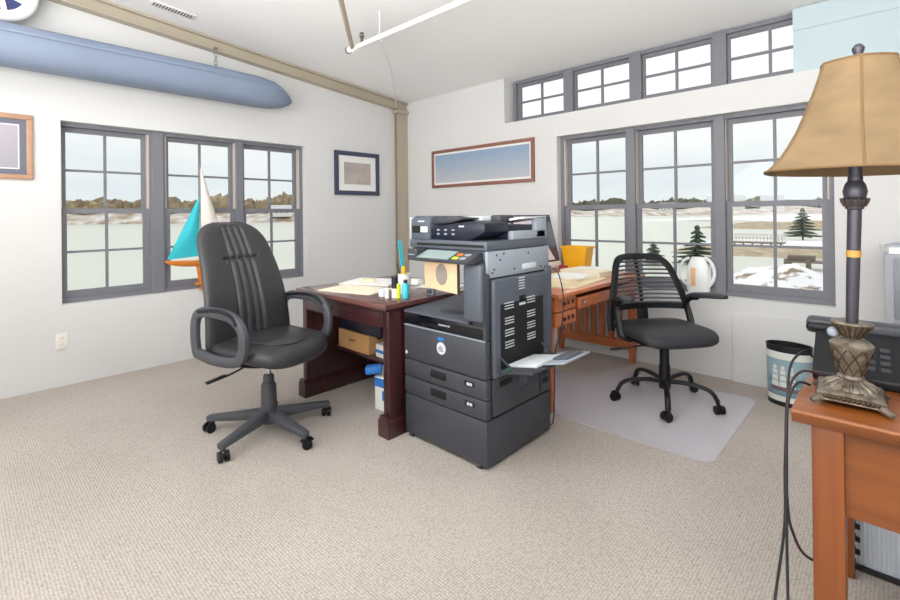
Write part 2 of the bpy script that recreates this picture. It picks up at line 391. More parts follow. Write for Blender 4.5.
# ---------------------------------------------------------------- windows (local: x along wall, y outward, z up)
def window(n, loc, rz, w, h, zrail=None, label='', dbl=True):
    o = thing('window_%d' % n, label, 'window', loc, rz, kind='structure')
    f = MB()
    jb = .03
    f.box((0, 0, 0), (jb, .11, h)); f.box((w-jb, 0, 0), (w, .11, h)); f.box((jb, 0, 0), (w-jb, .11, .035)); f.box((jb, 0, h-.03), (w-jb, .11, h))
    f.build('frame', 'win', o, 0)
    def sash(name, y, z0, z1, st=.042, bot=.045, top=.035):
        s = MB(); x0, x1 = jb, w-jb; d = .032
        s.box((x0, y, z0), (x0+st, y+d, z1)); s.box((x1-st, y, z0), (x1, y+d, z1))
        s.box((x0+st, y, z0), (x1-st, y+d, z0+bot)); s.box((x0+st, y, z1-top), (x1-st, y+d, z1))
        xm = w/2; zm = (z0+bot+z1-top)/2; mw = .009
        s.box((xm-mw, y+.004, z0+bot), (xm+mw, y+d-.004, z1-top)); s.box((x0+st, y+.005, zm-mw), (x1-st, y+d-.005, zm+mw))
        so_ = s.build(name, 'win', o, 0)
        g = MB(); g.box((x0+st, y+d/2-.002, z0+bot), (x1-st, y+d/2+.002, z1-top)); g.build('glass', 'glass', so_, 0)
    if dbl:
        zr = zrail
        sash('upper_sash', .06, zr-.02, h-.03, bot=.04); sash('lower_sash', .02, .035, zr+.02, bot=.055, top=.04)
        l = MB(); l.box((jb, .012, zr+.02), (jb+.012, .058, h-.03)); l.box((w-jb-.012, .012, zr+.02), (w-jb, .058, h-.03)); l.build('jamb_liner', 'liner', o, 0)
    else:
        sash('sash', .03, .03, h-.025, st=.038, bot=.035, top=.035)
    return o
def post(n, lo, hi, label):
    p = MB(); p.box(lo, hi, .004); tag(p.build('trim_%d' % n, 'win', smooth=0), label, 'mullion', kind='structure')
# left wall: three double-hung units, frames 70 mm back from the wall face
LU = [(-3.43, .65), (-2.72, .668), (-2.052, .667)]; LP = [-2.748, -2.052]
pl = ['nearest the wooden framed picture', 'in the middle behind the model sailboat', 'nearest the room corner']
for i in range(3):
    window(1+i, (-.07, LU[i][0], LW_O[2]), pi/2, LU[i][1], LW_O[3]-LW_O[2], 1.312-LW_O[2], 'grey double hung window of the left wall, %s' % pl[i])
for i in (1, 2):
    y = LP[i-1]; hwp = (.044, .034)[i-1]; post(4+i, (-.14, y-hwp, LW_O[2]), (-.055, y+hwp, LW_O[3]), 'grey mullion post between left wall windows, %s' % ['left of the model sailboat', 'behind the tall chair'][i-1])
wb = (BW_O[1]-BW_O[0])/3
pb = ['nearest the copier', 'in the middle behind the slatted chair', 'behind the table lamp']
for i in range(3):
    window(4+i, (BW_O[0]+wb*i, .07, BW_O[2]), 0, wb, BW_O[3]-BW_O[2], 1.305-BW_O[2], 'large grey double hung window of the back wall, %s' % pb[i])
for i in (1, 2):
    x = BW_O[0]+wb*i; post(6+i, (x-.038, .055, BW_O[2]), (x+.038, .14, BW_O[3]), 'grey mullion post of the back windows, %s' % ['left of the slatted chair', 'right of the slatted chair'][i-1])
cx = [1.62, 2.262, 2.912, 3.562, 4.21]; cz0, cz1 = 2.197, 2.645
pc = ['leftmost, nearest the white wall', 'second from the left', 'third from the left', 'rightmost, beside the pale blue board']
for i in range(4):
    window(7+i, (cx[i], .13, cz0), 0, cx[i+1]-cx[i], cz1-cz0, None, 'small clerestory window of the back wall, %s' % pc[i], dbl=False)
for i in (1, 2, 3):
    post(8+i, (cx[i]-.05, .12, cz0), (cx[i]+.05, .19, cz1), 'grey post between clerestory windows, %s' % ['left one', 'middle one', 'right one'][i-1])

# ================================================================ OUTSIDE
def hill(name, label, pts, z0, zt, back, matname, seed, cat='shore'):
    """bank running along pts (water edge), rising to zt over distance back away from the room"""
    mb = MB(); r = random.Random(seed); n = len(pts)
    rs = []
    for i, (x, y) in enumerate(pts):
        d = Vector((x-4.5, y+4)).normalized()
        row = []
        for k in range(7):
            t = k/6; zz = z0 + (zt-z0)*(1-(1-t)**2)*(1+.25*sin(i*.9+seed)*t) + (r.random()-.5)*.6*t
            row.append(Vector((x+d.x*back*t, y+d.y*back*t, zz)))
        rs.append(row)
    V = [[mb.bm.verts.new(p) for p in row] for row in rs]
    for i in range(n-1):
        for k in range(6): mb._f([V[i][k], V[i+1][k], V[i+1][k+1], V[i][k+1]])
    return tag(mb.build(name, matname), label, cat, kind='structure')
def lerp_pts(a, b, n): return [(a[0]+(b[0]-a[0])*i/n, a[1]+(b[1]-a[1])*i/n) for i in range(n+1)]
M['water'] = mat('pale_still_water', (196, 200, 186), .3, var=.03, vscale=.05, stretch=(1, 1, 1), spec=.3)
M['farsnow'] = mat('snowy_bank_with_scrub', (226, 224, 222), .9, vcol=(150, 128, 104), vscale=.09, detail=6)
M['woods'] = mat('bare_winter_woods', (134, 122, 98), .95, vcol=(172, 154, 124), vscale=.07, detail=6)
M['pines'] = mat('dark_far_woods', (92, 98, 84), .95, vcol=(124, 120, 98), vscale=.08, detail=6)
M['marsh'] = mat('brown_marsh_grass', (150, 132, 106), .95, vcol=(188, 174, 150), vscale=.8, detail=6)
M['rock'] = mat('snow_covered_rock', (236, 236, 238), .85, vcol=(140, 122, 102), vscale=1.8, detail=8)
for _n in M['rock'].node_tree.nodes:
    if _n.type == 'VALTORGB': _n.color_ramp.elements[0].position = .55; _n.color_ramp.elements[1].position = .66
M['spruce'] = mat('grey_green_spruce', (66, 82, 70), .9, vcol=(94, 106, 92), vscale=3)
M['bark'] = mat('grey_bark', (92, 82, 74), .9)
M['whitewood'] = mat('white_painted_timber', (236, 236, 234), .6)
M['timber'] = mat('weathered_timber', (128, 118, 106), .8, var=.1, vscale=4)
M['house_w'] = mat('white_clapboard', (232, 232, 230), .7)
M['roof'] = mat('snowy_grey_roof', (206, 208, 212), .8)
M['pane'] = mat('dark_house_window', (92, 98, 106), .3)
mb = MB(); mb.box((-900, -260, -3.4), (900, 1300, -3.0)); tag(mb.build('river_water', 'water', smooth=0), 'wide pale grey river outside the windows', 'water', kind='structure')
hill('snowy_far_bank', 'snowy scrub bank across the river beyond the left windows', lerp_pts((-520, -40), (-290, 215), 40), -3.3, 7, 60, 'farsnow', 3)
hill('snowy_far_shore', 'snowy shore across the river beyond the back windows', lerp_pts((-420, 320), (60, 850), 50), -3.3, 6.5, 90, 'farsnow', 8)
def woods(name, label, a, b, n, h0, h1, z, depth, mname, seed):
    mb = MB(); r = random.Random(seed)
    for i in range(n):
        t = r.random(); x, y = a[0]+(b[0]-a[0])*t, a[1]+(b[1]-a[1])*t
        d = Vector((x-4.5, y+4)).normalized(); k = r.random()*depth; x += d.x*k; y += d.y*k
        h = h0+(h1-h0)*r.random()**1.4*(.6+.4*sin(t*23+seed)**2)
        bb = bmesh.new(); bmesh.ops.create_icosphere(bb, subdivisions=2, radius=1)
        wd = h*(.38+.25*r.random())
        for v in bb.verts:
            q = 1+(r.random()-.5)*.75
            v.co = Vector((v.co.x*wd*q, v.co.y*wd*q, (v.co.z*.62+.5)*h*q))
        mb.merge(bb, Matrix.Translation((x, y, z)))
    return tag(mb.build(name, mname), label, 'trees', kind='stuff')
woods('far_woods', 'brown winter woods on the far bank beyond the left windows', (-560, -30), (-320, 235), 900, 5, 15, 2, 50, 'woods', 5)
woods('far_woods', 'dark low woods along the horizon beyond the back windows', (-480, 350), (40, 930), 900, 7, 14, 3, 60, 'pines', 11)
# near shore seen through the right-hand windows
def patch(name, label, outline, zf, mname, sub=.5, cat='ground'):
    """bumpy ground over a grid x0,x1,y0,y1"""
    x0, x1, y0, y1 = outline; nu, nv = max(4, int((x1-x0)/sub)), max(4, int((y1-y0)/sub))
    mb = MB(); mb.sheet(lambda u, v: (x0+(x1-x0)*u, y0+(y1-y0)*v, zf(x0+(x1-x0)*u, y0+(y1-y0)*v)), nu, nv)
    return tag(mb.build(name, mname, smooth=60), label, cat, kind='structure')
from mathutils import noise as N
nb = lambda x, y, s: N.noise(Vector((x*s, y*s, 1.3)))
patch('snowy_ground', 'snow covered rocky mound just outside the right window', (-7, 14, 9, 31),
      lambda x, y: -3.6+2.35*math.exp(-((x-1.0)/3.4)**2-((y-21)/5)**2)+.9*math.exp(-((x+4)/2.5)**2-((y-17)/4)**2)+.35*nb(x, y, .6)+.2*nb(x, y, 1.7)+(1.6 if y < 12 else 0)*0, 'rock', .35)
patch('marsh_bank', 'brown marsh grass bank beside the inlet', (-26, 24, 44, 63), lambda x, y: -3.5+(.75+.3*nb(x, y, .3))*min(1, (y-44)/5, (63-y)/4)*min(1, max(0, (x+16)/4)), 'marsh', 1.2)
patch('snow_bank', 'snowy strip of shore behind the timber dock', (-14, 34, 61, 74), lambda x, y: -3.4+(.7+.4*nb(x, y, .2))*min(1, (y-61)/3), 'snow', 1.5)
patch('marsh_bank', 'tall tan reeds beyond the white railed dock', (-40, 40, 120, 175), lambda x, y: -3.6+(1.5+1.2*nb(x, y, .12))*min(1, (y-120)/14, (175-y)/14)*min(1, max(0, (x+38)/12)), 'marsh', 3)
patch('snow_point', 'flat snowy point far behind the reeds', (-95, 60, 235, 330), lambda x, y: -3.0+2.2*math.exp(-((x+10)/60)**2)*max(0, (y-235)/95)+.4*nb(x, y, .05), 'snow', 8)
# white railed dock
dk = thing('dock', 'white railed timber dock over the inlet, seen through the right window', 'dock', (-9.6, 60, -3.0))
m = MB(); m.box((-1.5, -1, .55), (5.2, 1, .7)); m.build('deck', 'timber', dk, 0)
for i in range(8):
    m = MB(); m.cyl((-1.3+i*.9, -.9, -.3), (-1.3+i*.9, -.9, .55), .09); m.build('pile', 'timber', dk)
for yy in (-.95, .95):
    m = MB(); m.box((-1.5, yy-.05, 1.5), (5.2, yy+.05, 1.6)); m.box((-1.5, yy-.04, 1.1), (5.2, yy+.04, 1.17))
    for i in range(20): m.box((-1.5+i*.35, yy-.04, .7), (-1.42+i*.35, yy+.04, 1.55))
    m.build('railing', 'whitewood', dk, 0)
# weathered timber jetty to the right with posts
dk = thing('jetty', 'weathered timber jetty with posts near the snowy mound', 'jetty', (.3, 38.5, -3.0))
m = MB(); m.box((-1.6, -.8, .5), (1.6, .8, .62)); m.build('deck', 'timber', dk, 0)
for i, (x, y) in enumerate([(-1.5, -.7), (-.2, -.75), (1.3, -.7), (1.3, .7), (-1.5, .7)]):
    m = MB(); m.cyl((x, y, -.4), (x, y, 1.1 if i in (2, 3) else .75), .16); m.build('pile', 'timber', dk)
m = MB(); m.box((-1.5, -.3, .62), (.1, .5, 1.0), .05); m.build('locker', 'timber', dk)
def spruce(loc, h, w, label, seed, sc=1.):
    o = thing('spruce_tree', label, 'tree', loc); r = random.Random(seed)
    m = MB(); m.cyl((0, 0, 0), (0, 0, h*.95), h*.025, h*.006, 8); m.build('trunk', 'bark', o)
    m = MB()
    for i in range(9):
        z = h*(.1+.86*i/9); rad = w*(1-i/9.3)
        for k in range(9):
            a = 2*pi*(k+r.random()*.6)/9; l = rad*(.65+.5*r.random())
            m.bar((0, 0, z+.05*h), (cos(a)*l, sin(a)*l, z-.02*h+r.random()*.06*h), h*.06, h*.09, w1=h*.012, h1=h*.02)
    m.build('foliage', 'spruce', o, 0)
spruce((-7.2, 38, -3.3), 3.6, 1.9, 'spruce tree at the water edge seen through the middle back window', 2)
spruce((-10.2, 36.5, -3.3), 2.2, 1.2, 'low spruce tree beside the taller one outside the middle window', 4)
spruce((-5, 80, -3.0), 4.8, 2.7, 'broad dark evergreen tree outside the right window behind the lamp', 6)
def house(loc, rz, w, d, h, label, seed):
    o = thing('house', label, 'house', loc, rz)
    m = MB(); m.box((-w/2, -d/2, -1.5), (w/2, d/2, h)); m.build('wall', 'house_w', o, 0)
    m = MB(); m.prism([(-d*.56, h), (d*.56, h), (0, h+d*.42)], 'x', -w*.53, w*.53); m.build('roof', 'roof', o, 0)
    for i in range(4):
        m = MB(); x = -w*.36+i*w*.24; m.box((x-w*.05, -d/2-.06, h*.35), (x+w*.05, -d/2+.02, h*.75)); m.build('window', 'pane', o, 0)
house((-95, 430, 4.2), R(12), 26, 10, 6, 'long white house on the far shore left of the lamp shade', 1)
house((-62, 420, 4.0), R(5), 14, 9, 5, 'white house on the far shore half behind the lamp shade', 2)
house((-205, 620, 3.2), R(20), 18, 10, 6, 'white house on the far shore seen through the middle back window', 3)
house((-455, 22, 2.4), R(65), 30, 12, 4.5, 'low white roofed house on the far bank beyond the left window', 4)
house((-345, 172, 2.6), R(50), 16, 9, 4, 'small white house on the far bank beyond the corner window', 5)
# porch frame by the evergreen
o = thing('pergola', 'white post pergola on the shore right of the dock', 'pergola', (1.3, 58, -3.0))
for x, y in [(-.9, -.5), (.9, -.5), (-.9, .5), (.9, .5)]:
    m = MB(); m.box((x-.06, y-.06, -.3), (x+.06, y+.06, 2.3)); m.build('post', 'whitewood', o, 0)
m = MB(); m.box((-1.1, -.7, 2.3), (1.1, .7, 2.45)); m.build('roof', 'whitewood', o, 0)

# ================================================================ COPIER
P = thing('copier', 'tall charcoal office copier standing against the dark desk', 'copier', (2.792, -1.90, 0))
m = MB(); m.box((-.298, -.288, .016), (.30, .29, .238), .006); cabn = m.build('base_cabinet', 'prn', P)
for x, y in [(-.25, -.25), (.25, -.25), (-.25, .25), (.25, .25)]:
    m = MB(); m.cyl((x-.012, y*1.12, .014), (x+.012, y*1.12, .014), .014, seg=14); m.box((x-.008, y*1.12-.008, .014), (x+.008, y*1.12+.008, .03)); m.build('caster', 'dark_plastic', P)
m = MB(); m.box((.20, -.26, .06), (.245, -.2895, .066)); m.build('badge', 'prn_mid', cabn)
m = MB(); m.box((-.29, -.27, .238), (.285, .285, .635), .004); body = m.build('body', 'prn', P)      # core behind drawers
for z0, z1 in [(.243, .338), (.343, .437)]:
    m = MB(); m.box((-.298, -.29, z0), (.300, -.25, z1), .006); d = m.build('paper_drawer', 'prn', P)
    zc = (z0+z1)/2+.006
    m = MB(); m.box((-.085, -.2935, zc-.019), (.03, -.286, zc+.021), .004); m.build('handle', 'vent_dark', d)
    m = MB(); m.box((.16, -.2925, zc-.006), (.225, -.287, zc+.02), .003); m.build('size_window', 'vent_dark', d)
    m = MB(); m.box((.178, -.294, zc), (.193, -.292, zc+.014)); m.box((.197, -.294, zc), (.212, -.292, zc+.014)); m.build('size_label', 'prn_pale', d, 0)
m = MB(); m.box((-.298, -.292, .442), (.300, -.25, .632), .008); door = m.build('front_door', 'prn', P)
m = MB(); m.box((-.297, -.2935, .628), (.299, -.285, .6335)); m.build('bright_edge', 'prn_light', door, 0)
m = MB(); m.cyl((.0, -.2915, .545), (.0, -.2945, .545), .032, seg=28); ost = m.build('sticker', 'prn_pale', door)
m = MB(); m.box((-.024, -.2945, .586), (.022, -.291, .602)); m.build('sticker_band', 'blue', door, 0)
m = MB(); m.box((-.02, -.2955, .540), (.012, -.2944, .546)); m.box((-.014, -.2955, .530), (.016, -.2944, .535)); m.box((-.012, -.2955, .552), (.01, -.2944, .556)); m.build('sticker_text', 'prn_mid', ost, 0)
m = MB(); m.cyl((-.275, -.291, .475), (-.275, -.2945, .475), .009); m.build('lock', 'prn_pale', door)
m = MB(); m.box((-.298, -.290, .636), (.288, -.20, .70), .005); bnd = m.build('gloss_band', 'gloss', P)
m = MB(); m.box((-.02, -.2915, .664), (.04, -.289, .672)); m.box((.046, -.2915, .664), (.062, -.289, .672)); m.build('maker_mark', 'prn_light', bnd, 0)
m = MB(); m.prism([(-.29, .70), (.285, .70), (.285, .755), (.12, .735), (-.29, .712)], 'x', -.298, .19); otr = m.build('output_tray', 'prn_mid', P)
m = MB(); m.sphere((-.03, -.17, .716), .07, (1.3, .8, .16)); m.build('finger_hollow', 'prn', otr)
m = MB(); m.box((.19, -.288, .70), (.288, .285, 1.01), .004); m.box((-.20, .20, .70), (.19, .285, 1.01), .003); m.build('frame_housing', 'dark_plastic', P)
m = MB(); m.box((.182, -.322, .722), (.30, -.286, 1.003), .016, 3); tw = m.build('front_tower', 'prn_mid', P)
m = MB(); m.box((.20, -.30, .706), (.216, -.288, .724)); m.build('tower_latch', 'vent_dark', tw)
# scanner glass unit and lid
m = MB(); m.box((-.262, -.255, 1.01), (.296, .288, 1.066), .006); m.build('scanner_unit', 'prn_mid', P)
m = MB(); m.box((-.264, -.272, 1.068), (.300, .287, 1.115), .008); lid = m.build('scanner_lid', 'prn_mid', P)
m = MB(); m.box((-.2, -.2735, 1.084), (.28, -.268, 1.097)); m.build('lid_gap', 'vent_dark', lid, 0)
# document feeder on the lid
m = MB(); m.prism([(-.262, 1.115), (.26, 1.115), (.26, 1.228), (.22, 1.24), (-.225, 1.245), (-.262, 1.225)], 'x', -.262, -.11, .006); adf = m.build('document_feeder', 'prn_mid', P)
m = MB(); m.box((-.25, -.265, 1.15), (-.12, -.258, 1.19), .003); m.build('feeder_slot', 'vent_dark', adf)
m = MB(); m.box((-.18, -.2655, 1.153), (-.122, -.262, 1.187), .003); m.build('feeder_roll', 'prn_pale', adf)
m = MB(); m.box((-.266, -.2645, 1.118), (-.261, .262, 1.236), .002); m.build('pale_edge', 'prn_pale', adf)
m = MB(); m.box((-.2, -.2655, 1.212), (-.15, -.262, 1.218)); m.build('feeder_mark', 'prn_pale', adf, 0)
m = MB(); m.prism([(-.11, 1.115), (.16, 1.115), (.24, 1.145), (.27, 1.16), (.27, 1.205), (.19, 1.215), (.03, 1.20), (-.05, 1.185), (-.11, 1.18)], 'y', -.252, -.05, .004); dtr = m.build('document_tray', 'navy', P)
for i in range(3):
    for k in range(2):
        m = MB(); m.box((-.06+i*.055, -.2545, 1.143+k*.022), (-.042+i*.055, -.2515, 1.151+k*.022)); m.build('icon', 'prn_light', dtr, 0)
m = MB(); m.box((.10, -.2545, 1.185), (.135, -.2515, 1.192)); m.build('tray_mark', 'prn_pale', dtr, 0)
m = MB(); m.prism([(-.11, 1.20), (.02, 1.205), (.11, 1.225), (.11, 1.232), (-.02, 1.24), (-.11, 1.235)], 'y', -.24, .12, .003); m.build('tray_hood', 'dark_plastic', dtr)
m = MB(); m.box((-.02, -.10, 1.215), (.13, .10, 1.240), .004); m.build('top_cover', 'prn_pale', P)
m = MB(); m.box((.13, -.03, 1.20), (.20, .10, 1.245), .01); m.build('top_guide', 'dark_plastic', P)
m = MB(); m.box((-.05, -.05, 1.115), (.27, .24, 1.19), .004); m.build('tray_back', 'navy', P)
m = MB(); m.box((.255, -.05, 1.115), (.297, .26, 1.16), .004); m.box((.262, .17, 1.115), (.297, .275, 1.235), .006); m.box((.265, .02, 1.13), (.2985, .07, 1.15)); m.build('side_bracket', 'prn_light', P)
m = MB(); m.prism([(.10, 1.20), (.297, 1.225), (.297, 1.235), (.10, 1.215)], 'y', .05, .27); m.build('upper_tray', 'prn_pale', P)
# control panel in front, tilted
m = MB(); m.prism([(-.372, 1.008), (-.377, 1.021), (-.27, 1.062), (-.257, 1.058), (-.257, 1.012), (-.32, 1.004)], 'x', -.125, .262, .003); cp = m.build('control_panel', 'dark_plastic', P)
def on_panel(x0, x1, s0, s1, h=.0022):
    mm = MB(); pt = lambda s: (-.377+.107*s, 1.0212+.041*s)
    a, bq = pt(s0), pt(s1); mm.prism([a, bq, (bq[0]-.0004, bq[1]+h), (a[0]-.0004, a[1]+h)], 'x', x0, x1); return mm
on_panel(-.105, .12, .12, .92).build('touch_screen', 'screen', cp, 0)
for i in range(4):
    on_panel(.14+(i % 2)*.05, .175+(i % 2)*.05, .2+.35*(i//2), .4+.35*(i//2)).build('button', ['lime', 'prn_light', 'orange', 'prn_light'][i], cp, 0)
m = MB(); m.box((-.20, -.345, 1.006), (-.128, -.258, 1.066), .004); m.build('panel_end', 'dark_plastic', P)
m = MB(); m.box((-.19, -.3465, 1.034), (-.145, -.344, 1.039)); m.build('panel_mark', 'prn_light', P, 0)
# right-hand side: metal plate, vented door, side fittings
m = MB(); m.box((.285, -.27, .935), (.302, .288, 1.066), .003); pt_ = m.build('side_plate', 'prn_light', P)
for y, z in [(-.2, 1.045), (-.14, 1.05), (-.17, 1.02), (-.22, .975), (-.05, .965), (.08, 1.04), (.2, .955), (-.235, .96)]:
    m = MB(); m.cyl((.30, y, z), (.3045, y, z), .006, seg=10); m.build('screw', 'dark_plastic', pt_)
m = MB(); m.box((.30, .02, .955), (.309, .15, .985), .008); m.build('recessed_grip', 'prn_pale', pt_)
m = MB(); m.box((.29, -.245, .44), (.322, .235, .927), .012, 3); sd = m.build('side_door', 'prn_mid', P)
m = MB(); m.box((.318, -.20, .475), (.3235, .19, .80), .002); m.build('inset_panel', 'vent_dark', sd)
def vents(y0, z0, n, wdt=.075, slope=0.):
    for i in range(n):
        mm = MB(); mm.box((.321, y0, z0-i*.014), (.3265, y0+wdt, z0-i*.014+.0045)); mm.build('vent_slot', 'prn_pale', sd, 0)
for zz in (.80, .725, .665, .605): vents(-.165, zz, 3); vents(.03, zz+.005, 3)
vents(-.04, .915, 5, .05)
m = MB(); m.box((.316, -.035, .79), (.328, .02, .825), .004); m.build('door_latch', 'gloss', sd)
m = MB(); m.box((.318, -.04, .776), (.327, .012, .788)); m.build('latch_light', 'prn_pale', sd, 0)
m = MB(); m.box((.285, .235, .44), (.318, .292, .955), .008); m.build('rear_column', 'prn_mid', P)
m = MB(); m.box((.283, -.292, .636), (.302, -.25, .96), .005); m.build('corner_column', 'prn', P)
m = MB(); m.box((.285, -.24, .25), (.306, .17, .435), .006); sp = m.build('lower_side_door', 'prn', P)
m = MB(); m.box((.304, -.19, .385), (.3085, -.09, .415), .003); m.build('grip', 'vent_dark', sp)
m = MB(); m.box((.304, -.02, .345), (.3085, .05, .395), .004); m.build('grip', 'prn_mid', sp)
m = MB(); m.box((.285, .18, .25), (.306, .288, .435), .006); m.build('side_socket_panel', 'prn', P)
for z in (.30, .345):
    m = MB(); m.box((.304, .2, z), (.31, .255, z+.03), .003); m.build('socket', 'vent_dark', P)
# open bypass tray
bt = MB(); bt.mi = 0
bt.prism([(.30, .458), (.52, .498), (.518, .512), (.30, .475)], 'y', -.215, .175, .003); by = bt.build('bypass_tray', 'dark_plastic', P)
m = MB(); m.prism([(.33, .4815), (.50, .512), (.499, .528), (.33, .4975)], 'y', -.15, .08, .004); m.build('paper_guide', 'prn_pale', by)
m = MB(); m.prism([(.44, .50), (.62, .543), (.618, .553), (.44, .511)], 'y', -.10, .155, .003); m.build('tray_extension', 'prn_light', by)
m = MB(); m.prism([(.52, .528), (.60, .548), (.598, .562), (.518, .542)], 'y', -.04, .12, .003); m.build('end_stop', 'prn_mid', by)
m = MB(); m.box((.345, -.20, .4785), (.385, -.178, .487), .003); m.build('green_lever', mat('green_plastic', (40, 160, 90), .4), by)
for y in (-.2, .17):
    m = MB(); m.bar((.305, y, .55), (.40, y, .488), .012, .006); m.build('tray_arm', 'dark_plastic', by)
# peach card standing in the output bay
o = thing('paper_card', 'peach paper card with round grey print hanging below the copier control panel', 'card', (2.797, -2.193, .852), R(-13.5))
m = MB(); m.box((-.168, -.003, 0), (.160, .003, .151)); cdp = m.build('card', 'peach', o, 0)
m = MB(); m.cyl((.01, -.0032, .085), (.01, -.0045, .085), .056, seg=30); m.build('print', 'smudge', cdp)
m = MB(); m.box((.160, -.006, -.003), (.168, .006, .151)); m.build('edge_strip', 'ink', cdp, 0)
# blue cable behind the copier's right side
m = MB(); m.sweep(spline([(3.105, -1.60, .935), (3.14, -1.59, .91), (3.165, -1.58, .78), (3.155, -1.585, .6), (3.115, -1.59, .45), (3.10, -1.58, .2), (3.06, -1.55, .012), (2.9, -1.5, .01)]), .007, seg=8)
tag(m.build('network_cable', 'cord_blue'), 'dark blue cable hanging down the back edge of the copier', 'cable')

# ================================================================ DARK DESK
D = thing('desk', 'dark mahogany kneehole desk beside the copier', 'desk', (2.0, -1.88, 0))
m = MB(); m.box((-.50, -.44, .722), (.485, .45, .752), .006); m.build('desktop', 'mahog_sheen', D)
m = MB(); m.box((-.488, -.43, .708), (.475, .44, .722), .004); m.build('top_moulding', 'mahog', D)
for x0, x1 in [(-.482, -.43), (.412, .468)]:
    m = MB(); m.box((x0, -.40, .11), (x1, .42, .708), .004); sl_ = m.build('side_slab', 'mahog', D)
    m = MB(); m.prism([(x0-.02, 0), (x1+.016, 0), (x1+.016, .09), (x1+.005, .105), (x1+.002, .12), (x0-.004, .12), (x0-.006, .105), (x0-.02, .09)], 'y', -.425, .43); m.build('plinth', 'mahog', sl_)
m = MB(); m.box((-.43, .38, .12), (.412, .40, .708)); m.build('modesty_panel', 'mahog', D)
m = MB(); m.box((-.43, -.40, .61), (.412, -.375, .706), .003); ap = m.build('drawer', 'mahog', D)
m = MB(); m.box((-.40, -.404, .606), (.40, -.399, .614)); m.box((-.36, -.404, .625), (.385, -.3995, .692), .002); m.build('drawer_moulding', 'mahog', ap)
for x in (-.1, .1):
    m = MB(); m.sphere((x, -.409, .655), .007); m.build('knob', 'brass', ap)
m = MB(); m.box((-.428, -.18, .292), (.41, .375, .312), .002); m.build('shelf', 'mahog', D)
# things under the desk
o = thing('cardboard_box', 'brown cardboard carton on the shelf under the dark desk', 'box', (1.80, -1.90, .313))
m = MB(); m.box((-.19, -.15, 0), (.17, .15, .128), .002); cb = m.build('carton', 'carton', o)
m = MB(); m.box((-.06, -.1515, .07), (.02, -.1495, .076)); m.box((-.06, -.1515, .06), (-.01, -.1495, .064)); m.build('printed_text', 'ink', cb, 0)
for k in range(3):
    m = MB(); m.box((.1695, -.08+k*.05, .09), (.1715, -.05+k*.05, .108)); m.build('printed_mark', 'ink', cb, 0)
m = MB(); m.box((1.61, -2.05, .4425), (2.10, -1.76, .53), .012); m.box((1.605, -2.055, .525), (2.105, -1.755, .545), .006)
tag(m.build('paper_tray', 'navy'), 'flat black tray lying on the brown cardboard carton', 'tray')
o = thing('paper_ream', 'white and blue ream of paper on the desk shelf beside the carton', 'paper', (2.115, -1.89, .313), R(-3))
m = MB(); m.box((-.09, -.145, 0), (.09, .145, .085), .004); rm = m.build('wrapper', 'paper', o)
m = MB(); m.box((-.092, -.147, .03), (.092, .10, .05)); m.build('blue_band', 'blue', rm, 0)
o = thing('paper_carton', 'white and blue paper carton on the floor under the desk', 'box', (2.20, -1.92, 0), R(4))
m = MB(); m.box((-.13, -.16, 0), (.13, .16, .215), .003); pc_ = m.build('carton', 'paper', o)
m = MB(); m.box((-.132, -.162, .15), (.132, .162, .205)); m.box((-.06, -.162, .07), (.0, -.1605, .13)); m.box((-.132, -.1, .05), (-.1295, .08, .13)); m.build('blue_print', 'blue', pc_, 0)
o = thing('paper_bag', 'crumpled blue and white bag lying on the paper carton', 'bag', (2.19, -1.95, .222), R(12))
m = MB(); m.box((-.1, -.11, 0), (.13, .13, .062), .025, 3); bg_ = m.build('bag', 'paper', o)
m = MB(); m.bar((-.08, -.10, .045), (-.17, -.16, .036), .07, .05, .012); m.build('blue_corner', 'blue', bg_)
# things on the dark desk
ZD = .7525
def sheet_obj(name, label, cat, c, sx_, sy_, rz, z, mname, th=.004, group=None):
    mm = MB(); mm.box((-sx_/2, -sy_/2, 0), (sx_/2, sy_/2, th))
    q = mm.build(name, mname, smooth=0); q.location = (c[0], c[1], z); q.rotation_euler = (0, 0, rz); return tag(q, label, cat, group)
sheet_obj('paper_sheets', 'white papers under the tape roll on the dark desk', 'paper', (1.70, -1.80), .40, .32, R(24), ZD, 'paper', .006)
sheet_obj('paper_folder', 'cream folder in front of the white papers on the dark desk', 'paper', (1.90, -2.10), .44, .27, R(14), ZD, 'manila2', .004)
sheet_obj('loose_paper', 'white paper behind the pen cup near the copier', 'paper', (2.24, -1.62), .30, .22, R(20), ZD, 'paper', .003)
m = MB(); m.rings([[Vector((1.70+cos(2*pi*j/24)*r, -1.84+sin(2*pi*j/24)*r, z)) for j in range(24)] for r, z in [(.045, .7595), (.045, .779), (.026, .779), (.026, .7595)]], close=True)
tag(m.build('tape_roll', 'manila'), 'beige roll of tape lying on the white papers', 'tape')
o = thing('pen_cup', 'white cup holding pens and a turquoise ruler', 'cup', (2.26, -1.98, ZD))
m = MB(); m.lathe([(0, 0), (.036, 0), (.042, .125), (.039, .125), (.034, .006), (0, .006)], seg=24); m.build('cup', 'paper', o)
def pen(name, label, p0, p1, r, mname, cap=None):
    q = thing(name, label, 'pen', p0)
    d = Vector(p1)-Vector(p0); mm = MB(); mm.cyl((0, 0, 0), d*.9, r, seg=10); mm.cyl(d*.9, d, r, r*.5, seg=10); bd = mm.build('barrel', mname, q)
    if cap: mm = MB(); mm.cyl(d*.62, d*.98, r*1.2, seg=10); mm.build('cap', cap, q)
pen('marker', 'lime highlighter standing in the white pen cup', (2.268, -1.992, ZD+.008), (2.272, -1.996, ZD+.175), .0115, 'lime', 'yellow')
pen('pen', 'thin dark pen leaning left in the white pen cup', (2.25, -1.985, ZD+.008), (2.225, -2.01, ZD+.19), .004, 'cord', None)
